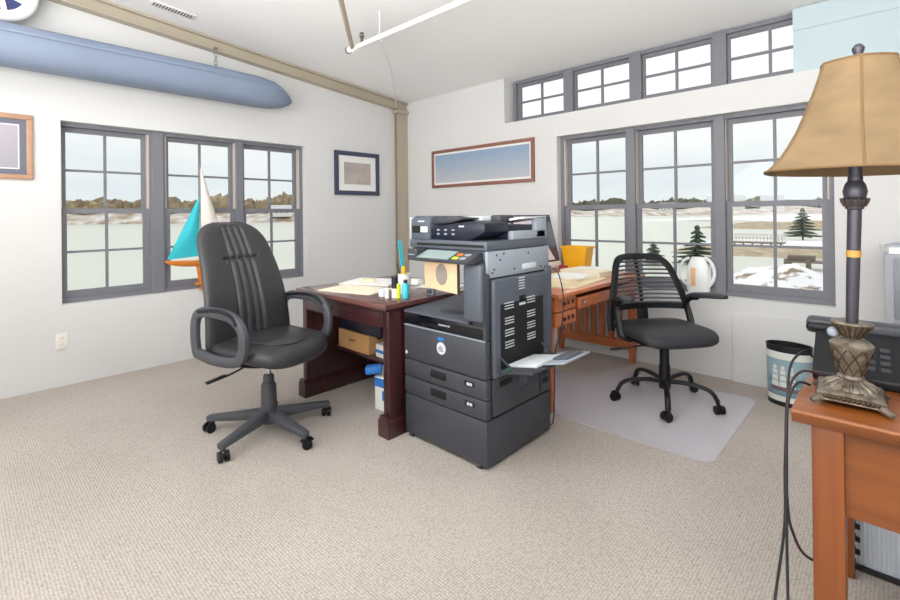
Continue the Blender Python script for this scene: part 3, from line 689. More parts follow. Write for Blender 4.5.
pen('pen', 'thin white pen beside the turquoise ruler in the cup', (2.245, -1.97, ZD+.008), (2.225, -1.965, ZD+.18), .004, 'prn_pale', 'blue')
m = MB(); m.bar((2.262, -1.972, ZD+.009), (2.228, -1.992, ZD+.335), .028, .004); tag(m.build('ruler', 'cyan', smooth=0), 'turquoise ruler standing in the white pen cup', 'ruler')
o = thing('marker_pen', 'thick black marker standing in front of the pen cup', 'marker', (2.33, -2.12, ZD))
m = MB(); m.cyl((0, 0, 0), (0, 0, .055), .019); m.build('barrel', 'paper', o)
m = MB(); m.cyl((0, 0, .055), (0, 0, .125), .02); m.build('cap', 'navy', o)
o = thing('spray_bottle', 'small turquoise bottle on the dark desk near the copier', 'bottle', (2.395, -2.09, ZD))
m = MB(); m.lathe([(0, 0), (.02, 0), (.022, .01), (.022, .075), (.012, .09), (0, .09)], seg=20); m.build('bottle', 'cyan', o)
m = MB(); m.cyl((0, 0, .09), (0, 0, .108), .012); m.build('cap', 'navy', o)
m = MB(); m.cyl((2.365, -2.12, ZD), (2.365, -2.12, ZD+.085), .011); tag(m.build('highlighter', 'lime'), 'lime highlighter standing between the black marker and the turquoise bottle', 'marker')
m = MB(); m.lathe([(0, 0), (.026, 0), (.028, .03), (.026, .045), (.023, .045), (.023, .004), (0, .004)], (2.24, -2.14, ZD), 20); tag(m.build('glass_jar', 'prn_pale'), 'short pale glass jar at the front of the dark desk', 'jar')
m = MB(); m.cyl((2.31, -2.165, ZD), (2.31, -2.165, ZD+.06), .012); tag(m.build('glue_stick', 'paper'), 'slim white glue stick in front of the black marker', 'glue')
o = thing('stamp', 'violet and white desk stamp beside the pen cup', 'stamp', (2.165, -1.94, ZD))
m = MB(); m.box((-.035, -.03, 0), (.035, .03, .045), .006); m.build('body', 'violet', o)
m = MB(); m.box((-.036, -.02, .018), (.036, .02, .03)); m.build('pale_band', 'prn_pale', o, 0)
m = MB(); m.box((-.02, -.02, .045), (.02, .02, .06), .006); m.build('button', 'grey_plastic', o)
m = MB(); m.box((2.0, -1.72, ZD+.0), (2.10, -1.66, ZD+.04), .004); tag(m.build('tissue_packet', 'paper'), 'small white packet behind the violet stamp', 'packet')
o = thing('ink_pot', 'small silver pot on the desk beside the copier ledge', 'pot', (2.425, -1.90, ZD))
m = MB(); m.lathe([(0, 0), (.024, 0), (.025, .038), (.02, .044), (0, .044)], seg=20); m.build('pot', 'prn_light', o)
m = MB(); m.box((-.015, -.027, .008), (.018, -.02, .034)); m.build('label_patch', 'prn_mid', o, 0)
o = thing('tape_dispenser', 'dark tape dispenser with an orange spool behind the pen cup', 'dispenser', (2.08, -1.53, ZD))
m = MB(); m.prism([(-.08, 0), (.08, 0), (.08, .03), (.03, .03), (-.01, .06), (-.08, .05)], 'x', -.03, .03, .004); m.build('body', 'violet', o)
m = MB(); m.cyl((-.02, -.02, .06), (.02, -.02, .06), .03); m.build('spool', 'orange', o)

# ================================================================ WOODEN DESK AT THE BACK WALL
T = thing('desk', 'orange-brown slatted wooden desk under the back windows', 'desk', (2.645, -.735, 0))
m = MB(); m.box((-.40, -.685, .725), (.40, .685, .752), .005); m.build('desktop', 'oak', T)
for x in (-.395, .27):
    for y in (-.67, .625):
        m = MB(); m.prism([(x, .725), (x+.06, .725), (x+.06, .14), (x+.05, 0), (x+.012, 0), (x, .14)], 'y', y, y+.045, .003); m.build('leg', 'oak_v', T)
for y in (-.665, .63):
    m = MB(); m.box((-.335, y, .105), (.27, y+.035, .18), .003); m.build('lower_rail', 'oak_x', T)
    m = MB(); m.box((-.335, y, .635), (.27, y+.035, .725), .003); m.build('upper_rail', 'oak_x', T)
    for k in range(7):
        m = MB(); xx = -.30+k*.078; m.box((xx, y+.008, .18), (xx+.042, y+.026, .635)); m.build('slat', 'oak_v', T, 0)
m = MB(); m.box((-.33, -.655, .53), (.33, -.385, .724), .003); ps = m.build('drawer_case', 'oak', T)
for z0, z1 in [(.535, .62), (.632, .718)]:
    m = MB(); m.box((.33, -.65, z0), (.352, -.39, z1), .003); dr = m.build('drawer', 'oak', T)
    for y in (-.49, -.435):
        m = MB(); m.box((.351, y-.012, (z0+z1)/2-.014), (.3545, y+.012, (z0+z1)/2+.014)); m.build('square_inlay', 'mahog', dr, 0)
    m = MB(); m.sphere((.362, -.56, (z0+z1)/2), .013); m.build('knob', 'brass', dr)
m = MB(); m.box((-.25, -.375, .625), (.345, .58, .637)); kt = m.build('keyboard_tray', 'oak', T, 0)
m = MB(); m.box((.345, -.375, .615), (.368, .61, .69), .004); fr = m.build('tray_front', 'oak', T)
for y in (-.33, .13):
    m = MB(); m.sphere((.38, y, .655), .014); m.cyl((.366, y, .655), (.38, y, .655), .006, seg=10); m.build('knob', 'steel', fr)
ZT = .7525
sheet_obj('folder', 'open manila folder spread on the wooden desk', 'folder', (2.74, -.91), .50, .60, R(5), ZT, 'manila', .008)
sheet_obj('paper_stack', 'stack of pale papers lying on the manila folder', 'paper', (2.74, -.80), .30, .36, R(-6), ZT+.0085, 'manila2', .022)
sheet_obj('paper_sheet', 'single white sheet on top of the pale paper stack', 'paper', (2.78, -.78), .22, .30, R(14), ZT+.031, 'paper', .003)
sheet_obj('paper_stack', 'thick pile of cream papers beside the amber bin', 'paper', (2.735, -.41), .36, .30, R(-6), ZT, 'manila2', .042)
sheet_obj('envelope', 'white envelope on the cream pile under the window', 'envelope', (2.72, -.32), .24, .16, R(25), ZT+.0425, 'paper', .004)
o = thing('storage_bin', 'amber plastic bin on the wooden desk against the window', 'bin', (2.475, -.125, ZT))
def frust(mm, lo, hi, z0, z1, t=.006):
    def rect(h, z, k): x, y = h[0]-k, h[1]-k; return [Vector((-x, -y, z)), Vector((x, -y, z)), Vector((x, y, z)), Vector((-x, y, z))]
    mm.rings([rect(lo, z0, 0), rect(hi, z1, 0), rect(hi, z1, t), rect(lo, z0+t, t)])
m = MB(); frust(m, (.095, .06), (.12, .075), 0, .2); m.build('bin_body', 'yellow', o, 0)
m = MB(); m.box((-.128, -.083, .188), (.128, -.073, .204)); m.box((-.128, .073, .188), (.128, .083, .204)); m.box((-.128, -.073, .188), (-.118, .073, .204)); m.box((.118, -.073, .188), (.128, .073, .204)); m.build('rim', 'yellow', o, 0)
# monitor facing the room (+x), leaning back
o = thing('monitor', 'tilted computer monitor with lilac reflection painted on its screen behind the copier', 'monitor', (2.30, -.52, ZT))
mt = Matrix.Translation((.055, 0, .03)) @ Matrix.Rotation(R(-14), 4, 'Y')
m = MB(); m.box((-.012, -.30, .04), (.012, .30, .47), .006, mx=mt); sc_ = m.build('screen_body', 'dark_purple', o)
m = MB(); m.prism([(-.285, .06), (.22, .06), (-.02, .455), (-.285, .455)], 'x', .0115, .0135); bmesh.ops.transform(m.bm, matrix=mt, verts=m.bm.verts); m.build('screen', 'lilac', sc_, 0)  # pale patch painted as a reflection on the dark, switched-off screen
m = MB(); mm_ = bmesh.new(); m.box((-.013, -.30, .0), (.014, .30, .045), .004, mx=mt); m.build('chin', 'paper', o)
m = MB(); m.box((-.09, -.1, 0), (.08, .1, .012), .004); m.bar((-.05, 0, .01), (.02, 0, .2), .06, .012); m.build('stand', 'prn_light', o)
m = MB(); m.box((2.392, -.31, ZT), (2.465, -.28, ZT+.045), .004); tag(m.build('stapler', 'red'), 'dull red stapler at the foot of the monitor', 'stapler')

# ================================================================ OFFICE CHAIRS
def caster(parent, x, y, ang, mname, r=.027):
    m = MB(); d = Vector((cos(ang), sin(ang), 0)); p = Vector((x, y, r)); sdv = Vector((-sin(ang), cos(ang), 0))
    q = p + d*.012
    m.cyl(q+sdv*.008, q+sdv*.026, r, seg=18); m.cyl(q-sdv*.008, q-sdv*.026, r, seg=18); m.cyl(q-sdv*.008, q+sdv*.008, r*.5, seg=12)
    hood = [q + d*(cos(a)*(r+.006)) + Vector((0, 0, sin(a)*(r+.006))) for a in [R(20+14*i) for i in range(11)]]
    m.sweep(hood, .014, .006, up=sdv, seg=8)
    m.cyl(p+Vector((0, 0, r*.8)), p+Vector((0, 0, r*2.3)), .008, seg=10)
    return m.build('caster', mname, parent)
def cushion(m, hx, hy, zb, zt, front_drop=.03, n=36, ex=3.2, dome=.018):
    rs = []
    for t, k in [(0, .86), (.12, .95), (.35, 1.), (.65, 1.), (.85, .965), (.95, .91), (1., .82)]:
        rs.append((t, k))
    R_ = []
    for t, k in rs:
        ring = []
        for j in range(n):
            a = 2*pi*j/n; c_, s_ = cos(a), sin(a)
            x = math.copysign(abs(c_)**(2/ex), c_)*hx*k; y = math.copysign(abs(s_)**(2/ex), s_)*hy*k
            z = zb+(zt-zb)*t
            if x > hx*.45: z -= front_drop*((x-hx*.45)/(hx*.55))**2
            ring.append(Vector((x, y, z)))
        R_.append(ring)
    for k in (.6, .35, .12):
        ring = []
        for v in R_[6]:
            x, y = v.x/.82*k, v.y/.82*k; z = zt+dome*(1-(k/.82)**2)*.6
            if x > hx*.45: z -= front_drop*((x-hx*.45)/(hx*.55))**2
            ring.append(Vector((x, y, z)))
        R_.append(ring)
    m.rings(R_)

def exec_chair(loc, rz, base_ang):
    o = thing('office_chair', 'high backed black leather office chair in front of the left windows', 'chair', loc, rz)
    m = MB(); m.cyl((0, 0, .075), (0, 0, .135), .05, .047, 24); m.cyl((0, 0, .05), (0, 0, .075), .03, seg=16); m.build('hub', 'grey_plastic', o)
    for k in range(5):
        a = base_ang+2*pi*k/5; d = Vector((cos(a), sin(a), 0))
        m = MB(); m.bar(d*.03+Vector((0, 0, .105)), d*.362+Vector((0, 0, .078)), .062, .058, .008, w1=.042, h1=.032)
        lg = m.build('base_leg', 'grey_plastic', o)
        m = MB(); m.cyl(d*.342+Vector((0, 0, .056)), d*.342+Vector((0, 0, .08)), .016, seg=14); m.build('leg_socket', 'grey_plastic', lg)
        caster(o, d.x*.342, d.y*.342, a+R(60), 'black_plastic')
    m = MB(); m.lathe([(.0, .13), (.044, .13), (.042, .27), (.036, .285), (.03, .287), (.03, .325), (.024, .335), (0, .335)], seg=24); m.build('gas_lift_cover', 'grey_plastic', o)
    m = MB(); m.cyl((0, 0, .33), (0, 0, .445), .014); m.build('gas_lift', 'chrome', o)
    m = MB(); m.box((-.13, -.09, .44), (.12, .09, .472), .008); m.box((.02, .05, .395), (.07, .12, .445), .008); m.build('tilt_mechanism', 'black_plastic', o)
    m = MB(); m.sweep(spline([(.02, -.08, .45), (.02, -.20, .425), (.0, -.28, .405), (-.02, -.33, .40)]), .010, seg=8); lv = m.build('lever', 'black_plastic', o)
    m = MB(); m.bar((-.005, -.27, .408), (-.03, -.37, .392), .032, .010, .003); m.build('lever_paddle', 'black_plastic', lv)
    m = MB(); cushion(m, .302, .28, .465, .556, .045); st = m.build('seat', 'leather', o, 60)
    m = MB(); cushion(m, .27, .265, .455, .475, 0); m.build('seat_pan', 'black_plastic', o)
    m = MB(); m.sweep(spline([(-.22, -.20, 0.566), (-.05, -.2, 0.571), (.1, -.17, 0.568), (.2, -.1, 0.554), (.23, 0, 0.545), (.2, .1, 0.554), (.1, .17, 0.568), (-.05, .2, 0.571), (-.22, .2, 0.566)]), .006, seg=6); m.build('seat_seam', 'leather', st)
    # backrest
    H0, H1 = .50, 1.22
    def xb(v): return -.175 - .10*v - .12*v*v + .03*sin(v*pi)    # spine line
    def hw(v):
        wv = .295 - .02*v - .058*v*v
        if v > .8: wv *= sqrt(max(0, 1-((v-.8)/.205)**2.2))**.62
        if v < .06: wv *= .93+.07*(v/.06)
        return max(wv, .02)
    grooves = [-.085, -.03, .03, .085]
    def shape(u, v, front):
        vv = v; w_ = hw(vv); s_ = (2*u-1); y = s_*w_; z = H0+(H1-H0)*vv
        edge = (1-abs(s_)**4)**.5 if abs(s_) < 1 else 0
        ev = min(1, (1-vv)/.07, (vv+.01)/.05); ev = sqrt(max(0, 1-(1-ev)**2))
        th = .05*edge*ev
        wing = .03*s_*s_
        if front:
            x = xb(vv)+th+wing
            dent = 0.
            for g in grooves:
                gy = g*(1.0-.25*vv)
                if .05 < vv < .965: dent = max(dent, .013*math.exp(-((y-gy)/.0085)**2))
            if abs(y) < .12: dent = max(dent, .016*math.exp(-((vv-.70)/.012)**2))
            x -= dent
        else: x = xb(vv)-.04*edge*ev+wing
        return Vector((x, y, z))
    def uu(t): return t
    m = MB()
    nu, nv = 72, 60
    Fv = [[m.bm.verts.new(shape(i/nu, j/nv, True)) for j in range(nv+1)] for i in range(nu+1)]
    Bv = [[m.bm.verts.new(shape(i/nu, j/nv, False)) for j in range(nv+1)] for i in range(nu+1)]
    for i in range(nu):
        for j in range(nv):
            m._f([Fv[i][j], Fv[i+1][j], Fv[i+1][j+1], Fv[i][j+1]]); m._f([Bv[i][j+1], Bv[i+1][j+1], Bv[i+1][j], Bv[i][j]])
    for i in range(nu):
        m._f([Fv[i][0], Bv[i][0], Bv[i+1][0], Fv[i+1][0]]); m._f([Fv[i+1][nv], Bv[i+1][nv], Bv[i][nv], Fv[i][nv]])
    bmesh.ops.remove_doubles(m.bm, verts=m.bm.verts, dist=1e-4)
    m.build('backrest', 'leather', o, 70)
    m = MB(); m.bar((-.10, 0, .455), (-.27, 0, .47), .07, .02, .004); m.bar((-.255, 0, .46), (-.285, 0, .72), .07, .018, .004, up=(1, 0, 0)); m.build('back_bracket', 'black_plastic', o)
    for s_ in (-1, 1):
        y = s_*.305
        path = spline([(-.20, y, 0.512), (-.215, y, 0.602), (-.205, y, 0.697), (-.15, y, 0.737), (-.03, y, 0.742), (.09, y, 0.727), (.165, y, 0.672), (.18, y, 0.592), (.15, y, 0.517), (.05, y, 0.494), (-.1, y, 0.494)], 6)[:-1]
        m = MB(); m.sweep(path, .056, .04, close=True, up=(0, 1, 0), seg=12, sq=3)
        ar = m.build('armrest', 'grey_plastic', o)
        m = MB(); m.sweep(spline([(-.16, y, 0.744), (-.03, y, 0.758), (.09, y, 0.744), (.15, y, 0.702)], 6), .058, .02, up=(0, 0, 1), seg=12, sq=3); m.build('arm_pad', 'black_plastic', ar)
        m = MB(); m.box((-.06, min(y-s_*.06, y), .47), (.08, max(y-s_*.06, y), .498), .004); m.build('arm_mount', 'black_plastic', ar)
    return o
exec_chair((1.877, -2.70, 0), R(15), R(-15-72+6))

def mesh_chair(loc, rz, base_ang):
    o = thing('office_chair', 'black office chair with a slatted plastic back on the clear mat', 'chair', loc, rz)
    m = MB(); m.cyl((0, 0, .09), (0, 0, .16), .036, .034, 20); m.build('hub', 'black_plastic', o)
    for k in range(5):
        a = base_ang+2*pi*k/5; d = Vector((cos(a), sin(a), 0)); Z = Vector((0, 0, 1))
        m = MB(); m.sweep(spline([d*.02+Z*.135, d*.12+Z*.145, d*.22+Z*.14, d*.28+Z*.115, d*.31+Z*.06], 6), .034, .026, seg=10); lg = m.build('base_leg', 'black_plastic', o)
        m = MB(); m.sweep([d*.06+Z*.157, d*.12+Z*.1595, d*.19+Z*.156], .006, .002, seg=6); m.build('leg_rib', 'black_plastic', lg)  # thin raised rib in the same black plastic as the leg
        caster(o, d.x*.31, d.y*.31, a+R(-50), 'black_plastic', .026)
    m = MB(); m.lathe([(0, .15), (.036, .15), (.034, .24), (.03, .25), (.03, .385), (.024, .39), (0, .39)], seg=20); m.build('gas_lift', 'black_plastic', o)
    m = MB(); m.box((-.14, -.08, .385), (.12, .08, .425), .008); m.build('tilt_mechanism', 'black_plastic', o)
    m = MB(); m.sweep(spline([(.02, -.07, .385), (.02, -.2, .38), (-.0, -.26, .365), (-.03, -.33, .352)]), .010, seg=8); lv = m.build('lever', 'black_plastic', o)
    m = MB(); m.bar((-.005, -.29, .362), (-.04, -.36, .35), .03, .01, .003); m.build('lever_paddle', 'black_plastic', lv)
    m = MB(); cushion(m, .25, .262, .428, .5, .03, ex=5); m.build('seat', 'fabric_black', o, 60)
    m = MB(); cushion(m, .24, .25, .418, .432, 0, ex=5); m.build('seat_pan', 'black_plastic', o)
    # slatted back: frame loop and slats
    def P(s_, v):        # s -1..1 across, v 0..1 up
        w_ = (.30-.09*v-.03*v*v); x = -.155-.035*v-.095*v*v-(.09-.03*v)*(1-s_*s_); return Vector((x, s_*w_, .505+.42*v))
    loop = [P(-1, 0)+Vector((.02, -.0, -.06)), P(-1, .08), P(-1, .25), P(-1, .45), P(-1, .65), P(-1, .82), P(-.93, .93), P(-.75, .985), P(-.4, 1), P(0, 1.005), P(.4, 1), P(.75, .985), P(.93, .93), P(1, .82), P(1, .65), P(1, .45), P(1, .25), P(1, .08), P(1, 0)+Vector((.02, 0, -.06))]
    m = MB(); m.sweep(spline(loop, 5), .05, .02, up=(1, 0, 0), seg=12, sq=3); bf = m.build('back_frame', 'black_plastic', o)
    for k in range(11):
        v = .25+k*.067; e_ = .97 if v < .85 else .9
        m = MB(); m.sweep([P(-e_+2*e_*i/14, v) for i in range(15)], .014, .024, up=(1, 0, 0), seg=8, sq=3); m.build('slat', 'grey_plastic', o)
    m = MB(); m.sweep([P(-.98+1.96*i/14, .2) for i in range(15)], .05, .016, up=(1, 0, 0), seg=8, sq=4); m.build('lower_crossbar', 'black_plastic', o)
    m = MB(); m.sweep([P(0, .18+.8*i/8)+Vector((-.012, 0, 0)) for i in range(9)], .028, .016, up=(1, 0, 0), seg=8, sq=3); m.build('spine', 'black_plastic', o)
    m = MB(); m.bar((-.1, 0, .42), (-.25, 0, .43), .08, .016, .003); m.bar((-.245, 0, .425), (-.262, 0, .60), .08, .014, .003, up=(1, 0, 0)); m.build('back_bracket', 'black_plastic', o)
    for s_ in (-1, 1):
        y = s_*.265
        m = MB(); m.sweep(spline([(-.04, s_*.20, .41), (-.06, y, .43), (-.11, y, .52), (-.13, y, .61), (-.09, y, .655), (-.02, y, .672)], 6), .045, .024, up=(0, 1, 0), seg=10, sq=3); ar = m.build('arm_support', 'black_plastic', o)
        m = MB(); m.sweep([(-.12, y, .662), (-.06, y, .68), (.05, y+s_*.03, .695), (.12, y+s_*.06, .698), (.15, y+s_*.075, .696)], .085, .04, seg=14, sq=3, scale=[.6, .95, 1, .85, .5]); m.build('arm_pad', 'fabric_black', ar)
    return o
mesh_chair((3.425, -.74, .004), R(-38), R(38-68))
# clear chair mat
m = MB(); m.prism([(2.55, -1.34), (2.99, -1.34), (2.99, -1.40), (3.80, -1.40), (3.84, -1.385), (3.87, -1.35), (3.87, -.38), (3.85, -.33), (3.80, -.31), (2.95, -.31), (2.90, -.33), (2.88, -.38), (2.88, -.58), (2.86, -.63), (2.81, -.65), (2.55, -.65)], 'z', .0005, .0035)
tag(m.build('chair_mat', 'vinyl', smooth=0), 'translucent vinyl chair mat on the carpet under the slatted chair', 'mat')

# ================================================================ ON THE WALLS AND CEILING
def picture(name, label, c, axis, w_, h_, fw, mats, mount=.05, inner=None):
    """c centre on wall; axis 'L' hangs on the left wall, 'B' on the back wall"""
    o = thing(name, label, 'picture', c, pi/2 if axis == 'L' else 0)
    m = MB()
    m.box((-w_/2, -.025, h_/2-fw), (w_/2, -.001, h_/2), .003); m.box((-w_/2, -.025, -h_/2), (w_/2, -.001, -h_/2+fw), .003)
    m.box((-w_/2, -.025, -h_/2+fw), (-w_/2+fw, -.001, h_/2-fw), .003); m.box((w_/2-fw, -.025, -h_/2+fw), (w_/2, -.001, h_/2-fw), .003)
    m.build('frame', mats[0], o)
    m = MB(); m.box((-w_/2+fw, -.012, -h_/2+fw), (w_/2-fw, -.002, h_/2-fw)); m.build('mount', mats[1], o, 0)
    iw, ih = w_/2-fw-mount, h_/2-fw-mount
    if inner:
        m = MB(); m.box((-iw-inner, -.0135, -ih-inner), (iw+inner, -.012, ih+inner)); m.build('inner_border', 'mat_board', o, 0)
    m = MB(); m.box((-iw, -.015, -ih), (iw, -.0135 if inner else -.012, ih)); m.build('print', mats[2], o, 0)
    return o
picture('framed_picture', 'wooden framed dusk picture at the left edge of the photo', (0, -3.80, 1.768), 'L', .48, .462, .035, ('wood_frame', 'grey_mat', 'dusk'), .045, .008)
picture('framed_picture', 'square dark framed picture between the left windows and the corner', (0, -.73, 1.738), 'L', .62, .50, .05, ('ink_frame', 'mat_board', 'pic_grey'), .075)
picture('framed_picture', 'wide panoramic seascape in a reddish frame above the copier', (1.24, 0, 1.787), 'B', 1.44, .44, .035, ('red_frame', 'mat_board', 'seascape'), .022)
o = thing('wall_outlet', 'white wall outlet low on the left wall', 'outlet', (0, -3.405, .335), pi/2)
m = MB(); m.box((-.036, -.006, -.06), (.036, -.001, .06), .002); m.build('plate', 'outlet', o)
for z in (.024, -.024):
    m = MB(); m.cyl((0, -.006, z), (0, -.0085, z), .017, seg=16); sk = m.build('socket', 'outlet', o)
    m = MB(); m.box((-.009, -.0095, z-.004), (-.006, -.008, z+.006)); m.box((.006, -.0095, z-.004), (.009, -.008, z+.006)); m.build('slots', 'outlet_dark', sk, 0)
# blue hull hung along the left wall
o = thing('hull', 'long blue grey boat hull hung high along the left wall', 'boat', (.24, -3.4, 2.415))
m = MB(); rs = []
for y, k, dz in [(-2.3, .9, 0), (-1.5, 1, 0), (0, 1., .0), (1.0, 1, .0), (1.38, .97, -.005), (1.52, .86, -.012), (1.62, .6, -.025), (1.70, .25, -.035), (1.735, .03, -.04)]:
    ring = []
    for j in range(24):
        a = 2*pi*j/24; c_, s_ = cos(a), sin(a)
        X = math.copysign(abs(c_)**(2/3.0), c_)*.16*k; Z = math.copysign(abs(s_)**(2/3.0), s_)*.138*(k**.8)
        if Z < 0: X *= 1-.18*(-Z/.138)
        ring.append(Vector((X, y, Z+dz)))
    rs.append(ring)
m.rings(rs); hb = m.build('hull_shell', 'hull', o, 60)
m = MB(); m.sweep([(.163, -2.2, .06), (.163, 1.0, .06), (.158, 1.36, .055), (.12, 1.6, .03)], .008, .02, up=(0, 0, 1), seg=6); m.build('rubbing_strake', 'hull', hb)
for i, (cx_, cy_) in enumerate([(.12, -2.33), (.12, -4.9)]):
    m = MB(); z = ceil_z(cy_)-.115; z1 = 2.551
    n_ = 6; L = (z-z1)/n_
    for k in range(n_):
        zc = z1+L*(k+.5); rr = L*.42
        pts = [Vector(((cos(t)*.014 if k % 2 else 0), (0 if k % 2 else cos(t)*.014), sin(t)*rr*1.35)) + Vector((cx_, cy_, zc)) for t in [2*pi*q/12 for q in range(12)]]
        m.sweep(pts, .006, close=True, seg=6, up=(0, 1, 0) if k % 2 else (1, 0, 0))
    m.box((cx_-.02, cy_-.012, z-.005), (cx_+.01, cy_+.012, z+.012))
    tag(m.build('chain', 'steel'), ['steel chain holding up the blue hull near its tip', 'steel chain holding up the far end of the blue hull'][i], 'chain')
# round white rimmed blue plaque in the top left corner
o = thing('life_ring', 'round white rimmed navy disc high in the left top corner', 'ring', (.16, -3.735, 2.80), 0)
m = MB(); m.sweep([(0, cos(t)*.165, sin(t)*.165) for t in [2*pi*q/32 for q in range(32)]], .075, .06, close=True, up=(1, 0, 0), seg=12); m.build('rim', 'white_plastic', o)
m = MB(); m.cyl((-.03, 0, 0), (.0, 0, 0), .15, seg=32); dsc = m.build('disc', 'ring_blue', o)
m = MB()
for a in (R(50), R(-20), R(-80)): m.bar((.003, 0, 0), (.003, cos(a)*.14, sin(a)*.14), .03, .008, up=(1, 0, 0))
m.build('white_marks', 'white_plastic', dsc, 0)
m = MB(); m.box((-.16, -.02, -.02), (-.03, .02, .02)); m.build('bracket', 'dark_plastic', o)
# ceiling vent
o = thing('ceiling_vent', 'slotted white air vent in the ceiling near the beam', 'vent', (.36, -2.74, ceil_z(-2.74)))
o.rotation_euler = (-math.atan(.092), 0, 0)
m = MB(); m.box((-.05, -.16, -.008), (.05, .16, -.0005), .002); m.build('frame', 'pipe_white', o)
m = MB()
for k in range(13): m.box((-.032, -.14+k*.022, -.0095), (.032, -.128+k*.022, -.0075))
m.build('slots', 'outlet_dark', o, 0)
# sprinkler pipework
zp, yp = 2.62, -1.70
o = thing('sprinkler_pipe', 'white sprinkler pipe hung under the ceiling', 'pipe', (1.32, yp, zp))
m = MB(); m.cyl((0, 0, 0), (4.95, 0, 0), .02, seg=16); m.build('pipe', 'pipe_white', o)
m = MB(); m.sphere((0, 0, 0), .033); m.cyl((-.06, 0, 0), (.06, 0, 0), .027, seg=16); m.build('elbow', 'pipe_white', o)
m = MB(); m.cyl((-.062, 0, 0), (-.045, 0, 0), .03, seg=14); m.build('end_cap', 'steel', o)
m = MB(); m.cyl((0, 0, 0), (1.8, -1.5, .05), .018, seg=16); m.build('branch_pipe', 'cream', o)
m = MB(); m.cyl((.13, 0, .0), (.13, 0, .06), .012, seg=12); m.cyl((.13, 0, .06), (.13, 0, .075), .02, seg=12); m.cyl((.13, 0, .09), (.13, 0, .094), .018, seg=12); m.cyl((.123, 0, .07), (.123, 0, .09), .003, seg=6); m.cyl((.137, 0, .07), (.137, 0, .09), .003, seg=6); m.build('sprinkler_head', 'pewter', o)
for x in (.36, 2.6):
    m = MB(); m.cyl((x, 0, .02), (x, 0, ceil_z(yp)-zp-.002), .005, seg=8); m.sweep([(x, cos(t)*.024, sin(t)*.024) for t in [2*pi*q/16 for q in range(16)]], .006, .02, close=True, up=(1, 0, 0), seg=6); m.build('hanger', 'pipe_white', o)
m = MB(); m.sweep(spline([(1.67, -1.68, 2.60), (1.2, -1.2, 2.585), (.6, -.65, 2.58), (.09, -.2, 2.59)]), .012, seg=8)
tag(m.build('conduit', 'pipe_white'), 'thin white cable running from the pipe to the corner beam', 'cable')

# ================================================================ MODEL SAILBOAT ON THE LEFT SILL
o = thing('model_sailboat', 'model sailboat with turquoise jib and white mainsail in the left window', 'boat', (.03, -2.44, .607))
m = MB(); rs = []
for t in [i/14 for i in range(15)]:
    y = -.285+.57*t; k = max(.03, sin(pi*min(1, t*1.02+.0)**.8))**.7 if t < .98 else .25; ring = []
    for j in range(12):
        a = pi+pi*j/11; ring.append(Vector((cos(a)*.042*k, y, .265+sin(a)*.055*k**.6+.012*(2*t-1)**2)))
    rs.append(ring)
m.rings(rs); m.build('hull', 'boat_wood', o, 50)
m = MB(); m.prism([(-.04, .215), (.06, .215), (.04, .06), (-.02, .06)], 'x', -.004, .004); m.cyl((0, -.05, .055), (0, .08, .055), .014); m.build('keel', 'boat_wood', o)
m = MB(); m.box((-.035, -.01, .0), (.035, .14, .016), .003)
for y in (.01, .12):
    m.box((-.03, y-.006, .01), (-.018, y+.006, .235)); m.box((.018, y-.006, .01), (.03, y+.006, .235))
m.build('cradle', 'boat_wood', o, 0)
m = MB(); m.cyl((0, .0, .26), (0, -.005, 1.13), .004, .002, 8); m.sweep([(0, 0, .30), (0, .24, .30)], .005, seg=6); m.build('mast', 'steel', o)
def sailq(pts, bulge, name, mname):
    a, b_, c_ = [Vector(p) for p in pts]
    mm = MB()
    def fn(u, v):
        p = a.lerp(b_, v).lerp(a.lerp(c_, v), u); p = Vector(p); p.x += bulge*sin(pi*u)*sin(pi*min(v, .999))*1.0; return p
    mm.sheet(fn, 10, 14, lambda u, v: (-.0015, 0, 0)); mm.build(name, mname, o, 60)
sailq([(0, .003, 1.10), (0, .003, .31), (0, .235, .315)], .03, 'mainsail', 'sail_white')
sailq([(0, -.006, .84), (0, -.27, .285), (0, -.012, .30)], .03, 'jib', 'sail_blue')
m = MB(); m.cyl((-.002, .055, .82), (.003, .055, .82), .006, seg=12); m.build('sail_mark', 'ink', o)

# white two-handled jug standing on the back window sill
o = thing('jug', 'white plastic jug with ring handles on the sill behind the slatted chair', 'jug', (3.42, .035, .613))
m = MB(); m.lathe([(0, 0), (.07, 0), (.085, .03), (.088, .12), (.075, .22), (.05, .275), (.046, .285), (.042, .285), (.06, .21), (.075, .12), (.07, .02), (0, .015)], seg=28, sy=.36); bd = m.build('body', 'white_plastic', o)
m = MB(); m.sweep([(.03+cos(t)*.085, 0, .165+sin(t)*.118) for t in [R(-80+i*10) for i in range(17)]], .028, .03, up=(0, 1, 0), seg=10); m.build('handle', 'white_plastic', o)
m = MB(); m.sweep([(-.05+cos(t)*.085, 0, .165+sin(t)*.11) for t in [R(100+i*10) for i in range(17)]], .022, .026, up=(0, 1, 0), seg=10); m.build('handle', 'white_plastic', o)
m = MB(); m.box((-.045, -.034, .06), (-.012, -.026, .20), .01); m.build('orange_patch', mat('pale_orange_print', (232, 178, 128), .5), bd)

